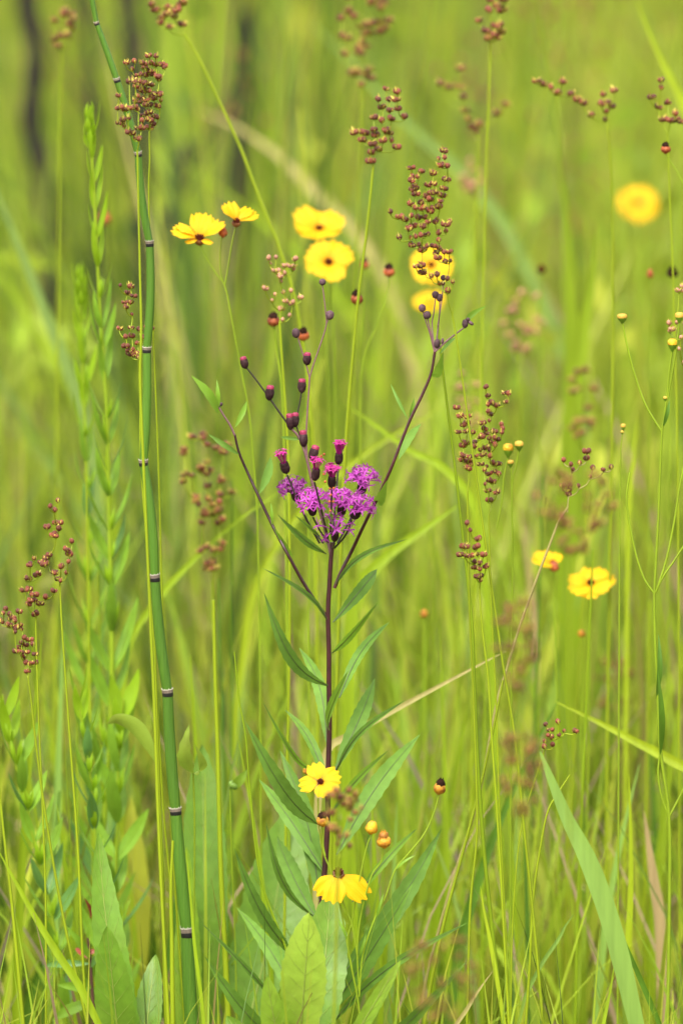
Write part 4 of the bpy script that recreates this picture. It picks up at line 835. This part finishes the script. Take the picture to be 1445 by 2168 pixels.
# ------------------------------------------------------------------ lime leafy forbs at the left
def forb(label, px, y, step, l0, l1, w0, w1, seed, top=True, r0=3, r1=6, blue=.12, ang=(.18, .42)):
    y *= YS; r = random.Random(seed); s = S(y); pts = line(px, y, 6); top_p = pts[0].copy(); to_ground(pts)
    T = Thing('leafy_forb', label, 'plant', pts[-1], 'lime-green leafy forbs at the left')
    mb = MB(); mb.tube(pts, taper(len(pts), r0 * s, r1 * s), 7); T.part('stem', mb, 'forb_stem')
    full = [P(p[0], p[1], y) for p in px]; ln = [0]
    for i in range(1, len(full)): ln.append(ln[-1] + (full[i] - full[i - 1]).length)
    def at(d):
        for i in range(1, len(full)):
            if d <= ln[i]: return full[i - 1].lerp(full[i], (d - ln[i - 1]) / max(1e-9, ln[i] - ln[i - 1]))
        return full[-1]
    d = step * .55 * s; k = 0
    while d < ln[-1]:
        f = d / ln[-1]; c = at(d); a0 = r.uniform(-.5, .5) + (k % 2) * math.pi * .35
        for sgn in (0, 1):
            az = a0 + sgn * math.pi; tl = lerp(ang[0], ang[1], min(1, f * 2)) * r.uniform(.8, 1.2)
            L = lerp(l0, l1, min(1, f * 1.6)) * s * r.uniform(.9, 1.35); W = lerp(w0, w1, min(1, f * 1.6)) * s * r.uniform(.66, .95)
            dv = Vector((math.cos(az) * math.sin(tl), math.sin(az) * math.sin(tl), math.cos(tl)))
            fc = Vector((-math.cos(az), -math.sin(az), .8)) if r.random() < .6 else Vector((-math.cos(az) * .4, -1, .3))
            m = MB(); mid, nr = leaf_mesh(m, c, c + dv * L, W, face=fc, bend=-.06, fold=.25, n=10, seed=r.randint(0, 99), peak=.42, sharp=.9)
            lf = T.part('leaf', m, 'forb_lime' if f < .22 else ('forb_blue' if r.random() < blue else 'forb_leaf'))
            if f > .25:
                m = MB(); m.tube([p + nr * .0002 for p in mid[:-2]], taper(len(mid) - 2, .9 * s, .3 * s), 4); T.part('midrib', m, 'forb_lime', lf)
            if f > .08 and r.random() < .45:      # small lime side shoot in the axil
                for q in range(3):
                    a2 = az + r.uniform(-1, 1); t2 = tl * r.uniform(.3, .8); L2 = L * r.uniform(.35, .6)
                    dv2 = Vector((math.cos(a2) * math.sin(t2), math.sin(a2) * math.sin(t2), math.cos(t2)))
                    m = MB(); leaf_mesh(m, c + dv2 * L2 * .1, c + dv2 * L2, W * .34, face=Vector((r.uniform(-.6, .6), -1, .4)), n=7, seed=q); T.part('young_leaf', m, 'forb_lime', lf)
        d += step * s * lerp(.42, .78, min(1, f * 2)) * r.uniform(.65, 1.3); k += 1
    if top:
        for q in range(14):
            a2 = q * 2.4; u = q / 14; b = top_p + Vector((0, 0, -(1 - u) * 75 * s)); t2 = lerp(.32, .05, u); L2 = 40 * s
            dv2 = Vector((math.cos(a2) * math.sin(t2), math.sin(a2) * math.sin(t2), math.cos(t2)))
            m = MB(); leaf_mesh(m, b, b + dv2 * L2, 13 * s, face=Vector((math.cos(a2), math.sin(a2) - .2, .3)), bend=.10, n=7, seed=q); T.part('tip_leaf', m, 'forb_lime')
    return T
forb('tallest lime leafy spike at the left, beside the horsetail', [(190, 245), (195, 330), (201, 430), (207, 560), (214, 690), (222, 800), (227, 900), (230, 1020), (232, 1140), (236, 1270), (237, 1420), (232, 1560), (222, 1720), (215, 1900), (212, 2168)], .36, 100, 70, 135, 12, 28, 1)
forb('second lime leafy spike, shorter and left of the tallest one', [(170, 585), (172, 680), (176, 800), (181, 930), (185, 1040), (187, 1150), (189, 1300), (186, 1450), (190, 1600), (200, 1750), (206, 1900), (208, 2168)], .48, 104, 70, 125, 12, 25, 2, r0=3, r1=5)
forb('leafy forb with oval leaves at the lower left edge', [(6, 1470), (12, 1520), (24, 1590), (40, 1640), (58, 1720), (72, 1780), (92, 1860), (112, 1950), (130, 2060), (140, 2168)], .2, 95, 90, 105, 26, 32, 3, top=False, r0=2.5, r1=4, blue=.15, ang=(.28, .5))
forb('low leafy forb with oval leaves behind the left rush stems', [(160, 1450), (172, 1520), (184, 1600), (194, 1665), (200, 1750), (206, 1830), (212, 1950), (216, 2168)], .2, 78, 80, 95, 24, 30, 4, top=False, r0=2.2, r1=4, blue=.15, ang=(.22, .45))
forb('blurred leafy forb behind the horsetail, lower left', [(262, 1480), (256, 1560), (250, 1640), (248, 1760), (246, 1900), (250, 2168)], .30, 90, 95, 110, 30, 40, 5, top=False, r0=2.5, r1=4, blue=.2, ang=(.25, .5))
# seedling with red leaves at the bottom left
T = Thing('seedling', 'small brown-stemmed seedling with a few red leaves at the lower left', 'plant', Vector((P(205, 2250, .12).x, .12, -.01)))
p = line([(186, 1985), (192, 2040), (196, 2110), (202, 2180)], .12, 4); to_ground(p); m = MB(); m.tube(p, taper(len(p), 2.5 * S(.12), 6 * S(.12)), 6); T.part('stem', m, 'brown_stem')
for b, t, wd, ml in [((190, 1945), (178, 1900), 11, 'red_leaf'), ((190, 2030), (160, 2008), 16, 'red_leaf'), ((190, 2020), (200, 2010), 12, 'red_leaf'), ((192, 2040), (90, 2045), 16, 'forb_blue'), ((190, 2030), (140, 1960), 18, 'forb_leaf'), ((196, 2090), (120, 2085), 22, 'forb_leaf'), ((198, 2120), (110, 2160), 26, 'forb_leaf'), ((186, 1990), (205, 1935), 14, 'forb_leaf'), ((192, 2050), (235, 2000), 16, 'forb_blue')]:
    add_leaf(T, b, t, wd, .12, ml, rnd.uniform(-.02, .02), None, n=8)

# ------------------------------------------------------------------ broad-leaved rosettes at the bottom
def rosette(label, bx, y, leaves, group='broad-leaved rosettes at the bottom'):
    b = P(bx, 2300, y); b.z = -.01; T = Thing('broad_leaf_plant', label, 'plant', b, group)
    for (bb, tt, wd, ml, ty, bend, side, pk) in leaves:
        add_leaf(T, bb, tt, wd, y, ml, ty, rib='dock_rib', ribw=2.6, n=30, serr=.035, bend=bend, side=side, fold=.22, sharp=.68, peak=pk, wav=.035, face=Vector((rnd.uniform(-.25, .25), -1, .35)))
    # short root crown tying the leaves to the soil
    m = MB(); m.tube([b, b + Vector((0, 0, .03)), b + Vector((0, 0, .07))], [.006, .008, .004], 7); T.part('crown', m, 'dock_rib')
    return T
rosette('rosette with a bright lime broad leaf in front at the bottom centre', 640, -.08, [((630, 2260), (655, 1932), 100, 'dock_lime', -.04, .06, .02, .60), ((625, 2300), (565, 2066), 62, 'dock', -.03, .06, -.03, .5), ((660, 2300), (700, 1885), 95, 'dock_dark', .05, .05, .0, .6), ((690, 2300), (848, 2032), 34, 'dock', -.03, .08, 0, .6), ((600, 2330), (480, 2150), 60, 'dock_dark', .0, .08, 0, .6)])
rosette('tall broad green leaves standing behind, right of the horsetail base', 470, .14, [((440, 2250), (428, 1575), 100, 'dock_dark', .03, .03, .0, .55), ((500, 2260), (612, 1712), 150, 'dock_dark', .06, .04, .02, .5), ((400, 2280), (398, 1860), 60, 'dock', .0, .04, 0, .5), ((415, 2280), (395, 1790), 50, 'dock', -.05, .04, 0, .5), ((520, 2300), (560, 1950), 80, 'dock', .05, .04, 0, .5)])
rosette('broad toothed green leaves at the bottom left beside the seedling', 250, .0, [((262, 2300), (226, 1960), 84, 'dock_dark', -.03, .04, .0, .5), ((290, 2280), (208, 1762), 74, 'dock_dark', .02, .05, -.04, .42), ((300, 2300), (330, 2020), 60, 'dock_dark', .03, .05, 0, .5)])
T = Thing('broad_leaf_plant', 'single yellowing upright leaf blurred left of the horsetail', 'plant', Vector((P(272, 2168, .34).x, .34, -.01)), 'broad-leaved rosettes at the bottom')
add_leaf(T, (268, 2260), (277, 1680), 78, .34, 'yellowing', .02, 'dock_rib', n=16, bend=.03, peak=.55)
T = Thing('broad_leaf_plant', 'arching lime leaf with dark chewed tip left of the horsetail', 'plant', Vector((P(352, 2168, .06).x, .06, -.01)), 'broad-leaved rosettes at the bottom')
m = MB(); pp = line([(228, 1532), (250, 1522), (285, 1536), (312, 1572), (332, 1620), (340, 1700), (346, 1850), (352, 2168)], .06, 5); to_ground(pp)
rows = []
for i, q in enumerate(pp):
    t = i / len(pp); wd = 36 * S() * max(.08, math.sin(min(1, t * 2.0) * math.pi) ** .8 if t < .48 else .12); tg = (pp[min(i + 1, len(pp) - 1)] - pp[max(i - 1, 0)]).normalized(); n_ = tg.cross(Vector((0, 1, .5))).normalized()
    rows.append([q - n_ * wd * .5, q + Vector((0, -.25 * wd, 0)), q + n_ * wd * .5])
m.quadstrip(rows); T.part('leaf', m, 'chewed')
T = Thing('broad_leaf_plant', 'curled pale chewed leaf end right of the horsetail', 'plant', Vector((P(406, 2168, .05).x, .05, -.01)), 'broad-leaved rosettes at the bottom')
add_leaf(T, (410, 1640), (400, 1534), 34, .05, 'chewed', -.01, None, n=10, bend=.2, fold=.6, wav=.08, serr=.12)
add_leaf(T, (408, 1636), (412, 1575), 22, .05, 'chewed', -.02, None, n=8, bend=.25, fold=.7, wav=.1)
m = MB(); pp = line([(409, 1638), (412, 1750), (410, 2000)], .05, 4); to_ground(pp); m.tube(pp, 2 * S(), 6); T.part('stalk', m, 'forb_stem')
T = Thing('broad_leaf_plant', 'small round pale green bud under a little leaf, left of the ironweed', 'plant', Vector((P(500, 2168, .1).x, .1, -.01)), 'broad-leaved rosettes at the bottom')
m = MB(); c = P(493, 1663, .1); m.lathe([(.5 * S(), -8 * S()), (9 * S(), -5 * S()), (13 * S(), 1 * S()), (9 * S(), 7 * S()), (.5 * S(), 9 * S())], 10, 0, c, Vector((.7, 0, .7)).to_track_quat('Z', 'Y').to_matrix()); T.part('bud', m, 'pale_blade')
add_leaf(T, (486, 1672), (524, 1628), 22, .1, 'dock', 0, None, n=8)
m = MB(); pp = line([(487, 1672), (490, 1800), (498, 2000)], .1, 4); to_ground(pp); m.tube(pp, 1.6 * S(), 6); T.part('stalk', m, 'forb_stem')

# ------------------------------------------------------------------ single grass blades and stalks
def blade(label, px, y, wpx, mat, name='grass_spear', cat='grass blade', group='single grass blades', stalk=False, lean=0.0, twist=None):
    y *= YS; s = S(y); pts = line(px, y, 6); to_ground(pts, lean)
    mb = MB(); n_ = len(pts)
    if stalk:
        mb.tube(pts, taper(n_, wpx * .28 * s, wpx * .6 * s), 6)
    else:
        tw = twist if twist is not None else rnd.uniform(-.6, .6); rows = []
        for i, q in enumerate(pts):
            t = i / (n_ - 1); tg = (pts[min(i + 1, n_ - 1)] - pts[max(i - 1, 0)]).normalized()
            f0 = Vector((math.sin(tw), -math.cos(tw), .15)); nr = (f0 - tg * f0.dot(tg)).normalized(); wv = tg.cross(nr)
            hw = wpx * .5 * s * min(1, .04 + 1.9 * t) ** .8 * (1 if t < .75 else 1 - (t - .75) * 1.2)
            rows.append([q - wv * hw + nr * hw * .22, q - wv * hw * .45 + nr * hw * .06, q, q + wv * hw * .45 + nr * hw * .06, q + wv * hw + nr * hw * .22])
        mb.quadstrip(rows)
    base = pts[-1].copy(); me = mb.mesh(name, mat, base)
    o = bpy.data.objects.new(name, me); col.objects.link(o); o.location = base; tag(o, label, cat, group); return o
B = blade
B('broad pale green grass blade arching to the bottom right', [(1142, 1590), (1165, 1650), (1200, 1735), (1240, 1815), (1280, 1920), (1312, 2030), (1345, 2168)], -.12, 42, 'pale_blade', twist=.2)
B('thin dark green blade curving beside the broad pale blade', [(1300, 1918), (1316, 1980), (1345, 2050), (1375, 2120), (1398, 2175)], -.05, 13, 'green')
B('small curved pale blade low right, left of the broad blade', [(1214, 1935), (1196, 1960), (1180, 1990), (1145, 2042), (1110, 2110)], .0, 9, 'pale_blade')
B('pale dry straw lying slanted behind the ironweed leaves', [(1070, 1378), (960, 1436), (850, 1495), (740, 1556), (694, 1588), (674, 1680), (668, 1900)], .16, 16, 'straw', 'dry_straw', 'straw', 'dry straws', twist=0)
B('yellow-green straw slanting down to the right edge', [(1172, 1484), (1260, 1526), (1340, 1568), (1420, 1610), (1500, 1660), (1560, 1800)], .26, 22, 'yellow_stem', 'dry_straw', 'straw', 'dry straws', twist=0)
B('upright pinkish dry stalk at the lower right', [(1362, 1718), (1372, 1790), (1384, 1870), (1396, 1960), (1402, 2168)], .34, 24, 'pink_straw', 'dry_straw', 'straw', 'dry straws', twist=0)
B('wide blurred pale blade slanting behind the ironweed right branch', [(975, 1066), (900, 1118), (820, 1176), (765, 1240), (742, 1340), (735, 1600)], .55, 30, 'lime', twist=0)
B('blurred yellow blade slanting behind the horsetail middle', [(600, 1035), (500, 1105), (400, 1195), (330, 1275), (270, 1380), (250, 1600)], .5, 15, 'lime', twist=0)
B('blurred yellow blade slanting right of the purple flowers', [(730, 855), (800, 905), (870, 955), (945, 996), (1010, 1100), (1040, 1400)], .6, 18, 'lime', twist=0)
B('second blurred yellow blade crossing behind the purple flowers', [(960, 850), (860, 905), (760, 970), (640, 1080), (540, 1250), (500, 1500)], .75, 16, 'yellow_stem', twist=0)
B('wide blurred blue-green blade slanting down from the left edge', [(-40, 330), (20, 470), (80, 620), (140, 770), (190, 930), (220, 1200)], 1.1, 26, 'blue_blade', twist=0)
B('blurred tan-green blade crossing the left edge', [(-40, 500), (40, 640), (120, 770), (190, 900), (240, 1100)], 1.7, 20, 'lime', twist=0)
B('long blurred pale blue-green blade at the upper right of centre', [(650, 40), (760, 150), (860, 260), (960, 350), (1040, 440), (1110, 560), (1190, 740), (1250, 950)], 1.9, 24, 'blue_blade', twist=0)
B('blurred yellowish blade slanting down above the yellow flowers', [(420, 235), (500, 268), (590, 330), (660, 400), (740, 480), (820, 600), (880, 800)], 2.0, 22, 'straw', twist=0)
B('blurred lime blade slanting behind the yellow flowers', [(380, 340), (480, 410), (580, 490), (680, 590), (760, 700), (820, 900)], 2.0, 16, 'lime', twist=0)
B('wide bright lime blade upright at the right, below the lone yellow flower', [(1262, 470), (1250, 600), (1230, 720), (1212, 860), (1200, 1100), (1195, 1500)], .95, 40, 'lime', twist=0)
B('bright lime blade upright right of the tall brown rush', [(1195, 380), (1200, 500), (1206, 640), (1210, 800), (1215, 1100)], 1.2, 30, 'lime', twist=0)
B('tan blurred straw slanting up left of the kinked horsetail', [(210, 20), (240, 180), (268, 300), (300, 430), (340, 600), (370, 900)], 2.0, 11, 'straw', 'dry_straw', 'straw', 'dry straws', twist=0)
B('tan blurred straw slanting right of the horsetail middle', [(350, 560), (375, 680), (400, 800), (425, 960), (440, 1200)], 1.7, 11, 'straw', 'dry_straw', 'straw', 'dry straws', twist=0)
B('blurred tan-green straw at the upper right corner', [(1345, 0), (1390, 110), (1440, 210), (1480, 320), (1510, 600)], .9, 20, 'yellow_stem', 'dry_straw', 'straw', 'dry straws', twist=0)
B('pinkish dry stalk blurred in the grass right of the brown rushes', [(1098, 1070), (1112, 1160), (1124, 1260), (1132, 1380), (1130, 1600)], 1.0, 14, 'pink_straw', 'dry_straw', 'straw', 'dry straws', twist=0)
B('yellowish dry blade end blurred left of the forked plant', [(1348, 880), (1342, 940), (1335, 1020), (1330, 1080), (1326, 1300)], .6, 10, 'yellow_stem', 'dry_straw', 'straw', 'dry straws', twist=0)
B('slim yellow-green stalk left of the horsetail base', [(327, 1290), (330, 1450), (338, 1700), (345, 1900), (352, 2168)], .02, 9, 'yellow_stem', 'grass_stalk', 'grass stalk', 'grass stalks', True)
B('yellow stalk hugging the horsetail base', [(366, 1780), (362, 1880), (364, 2000), (366, 2168)], -.03, 10, 'yellow_stem', 'grass_stalk', 'grass stalk', 'grass stalks', True)
B('thin lime blade right of the horsetail base', [(394, 1796), (402, 1880), (412, 2000), (426, 2110), (432, 2180)], -.08, 8, 'lime')
B('slim lime stalk left of the broad standing leaf', [(496, 1380), (506, 1480), (520, 1560), (530, 1680), (552, 1860), (610, 2020)], -.02, 5, 'lime', 'grass_stalk', 'grass stalk', 'grass stalks', True)
B('yellow-green stalk in front of the broad standing leaf', [(452, 1270), (455, 1420), (461, 1600), (468, 1850), (478, 2050), (484, 2168)], .1, 12, 'yellow_stem', 'grass_stalk', 'grass stalk', 'grass stalks', True)
B('lime grass blade slanting to the bottom left', [(-6, 1795), (35, 1870), (80, 1950), (130, 2030), (170, 2090), (212, 2175)], -.1, 17, 'lime')
B('yellow-green stalk at the far left bottom', [(-2, 1660), (8, 1760), (22, 1880), (36, 2020), (50, 2175)], -.04, 8, 'yellow_stem', 'grass_stalk', 'grass stalk', 'grass stalks', True)
B('tall lime stalk running from the ironweed right branch to the bottom', [(926, 690), (936, 780), (950, 890), (966, 1020), (984, 1180), (998, 1320), (1003, 1440), (1010, 1600), (1022, 1780), (1040, 1960), (1064, 2168)], .03, 8, 'lime', 'grass_stalk', 'grass stalk', 'grass stalks', True)
B('thin yellow stalk with forked tip at the lower right', [(1206, 1640), (1180, 1680), (1158, 1720), (1142, 1800), (1128, 1900), (1120, 2050), (1112, 2168)], -.02, 6, 'yellow_stem', 'grass_stalk', 'grass stalk', 'grass stalks', True)
B('short pointed yellow blade at the bottom right of centre', [(1016, 1876), (1024, 1930), (1036, 1990), (1050, 2070), (1068, 2175)], -.06, 9, 'yellow_stem')
B('slanting lime stalk crossing the lower right', [(1064, 1440), (1040, 1560), (1012, 1680), (972, 1830), (940, 1950), (912, 2080), (896, 2180)], .05, 8, 'yellow_stem', 'grass_stalk', 'grass stalk', 'grass stalks', True)
B('tan slanting blade at the bottom right of centre', [(1042, 2056), (1010, 2100), (985, 2140), (950, 2190)], -.1, 9, 'straw')
B('small upright lime blade at the bottom right', [(1300, 2036), (1292, 2090), (1280, 2150), (1272, 2190)], -.08, 8, 'lime')
B('yellow-ochre blade upright left of the pinkish stalk', [(1330, 1640), (1334, 1760), (1334, 1900), (1330, 2020), (1340, 2168)], .2, 15, 'yellow_stem')
# look-alike slim stems round the sharp plants
x, y, tn, ch, n = clumps(60, (4, 9), 0.12, 0.8, lambda y: 0.30 + 0 * y, 0.05); x = x + 0.08
L = rs.uniform(0.16, 0.36, n); tn = np.where(rs.uniform(0, 1, (n, 1)) < .3, np.array([[0.44, 0.31, 0.20]]), tn)
blades('tangled_low_grass', x, y, L, rs.uniform(0.0016, 0.005, n), rs.uniform(0.1, 0.8, n), rs.uniform(0.0, 0.8, n), tn, 'low tangle of green and dry blades at the foot of the rushes', 'grass')
r = random.Random(99)
def where(bx):
    return 'left of the horsetail' if bx < 330 else 'between horsetail and ironweed' if bx < 640 else 'behind the ironweed foot' if bx < 820 else 'between ironweed and brown rushes' if bx < 1000 else 'among the brown rushes' if bx < 1200 else 'near the right edge'
for i in range(22):
    bx = r.choice([r.uniform(380, 640), r.uniform(780, 1445), r.uniform(900, 1445), r.uniform(0, 330)]); y = r.uniform(.25, .95); ty = r.uniform(900, 1750); dx = r.gauss(0, 45)
    hue = r.choice([('yellow_stem', 'yellow'), ('lime', 'lime-green'), ('yellow_stem', 'yellow'), ('green', 'dark green')])
    B('slim unbranched %s stem %s' % (hue[1], where(bx)), [(bx + dx, ty), (bx + dx * .6, lerp(ty, 2168, .35)), (bx + dx * .2, lerp(ty, 2168, .7)), (bx, 2168)], y, r.uniform(5, 10), hue[0], 'slim_rush', 'grass stalk', 'slim stems among the grass', True)
for i in range(52):
    bx = r.choice([r.uniform(380, 1000), r.uniform(780, 1445), r.uniform(0, 400)]); y = r.uniform(.2, 1.0); ty = r.uniform(1250, 1950); dx = r.gauss(0, 70)
    hue = r.choice([('lime', 'lime-green'), ('green', 'dark green'), ('lime', 'lime-green'), ('pale_blade', 'pale green')])
    B('narrow %s grass blade rising %s' % (hue[1], where(bx)), [(bx + dx, ty), (bx + dx * .5, lerp(ty, 2168, .35)), (bx + dx * .15, lerp(ty, 2168, .7)), (bx, 2168)], y, r.uniform(9, 26), hue[0], 'narrow_grass_spear', 'grass blade', 'narrow blades in the undergrowth')
print('objects', len(bpy.data.objects))
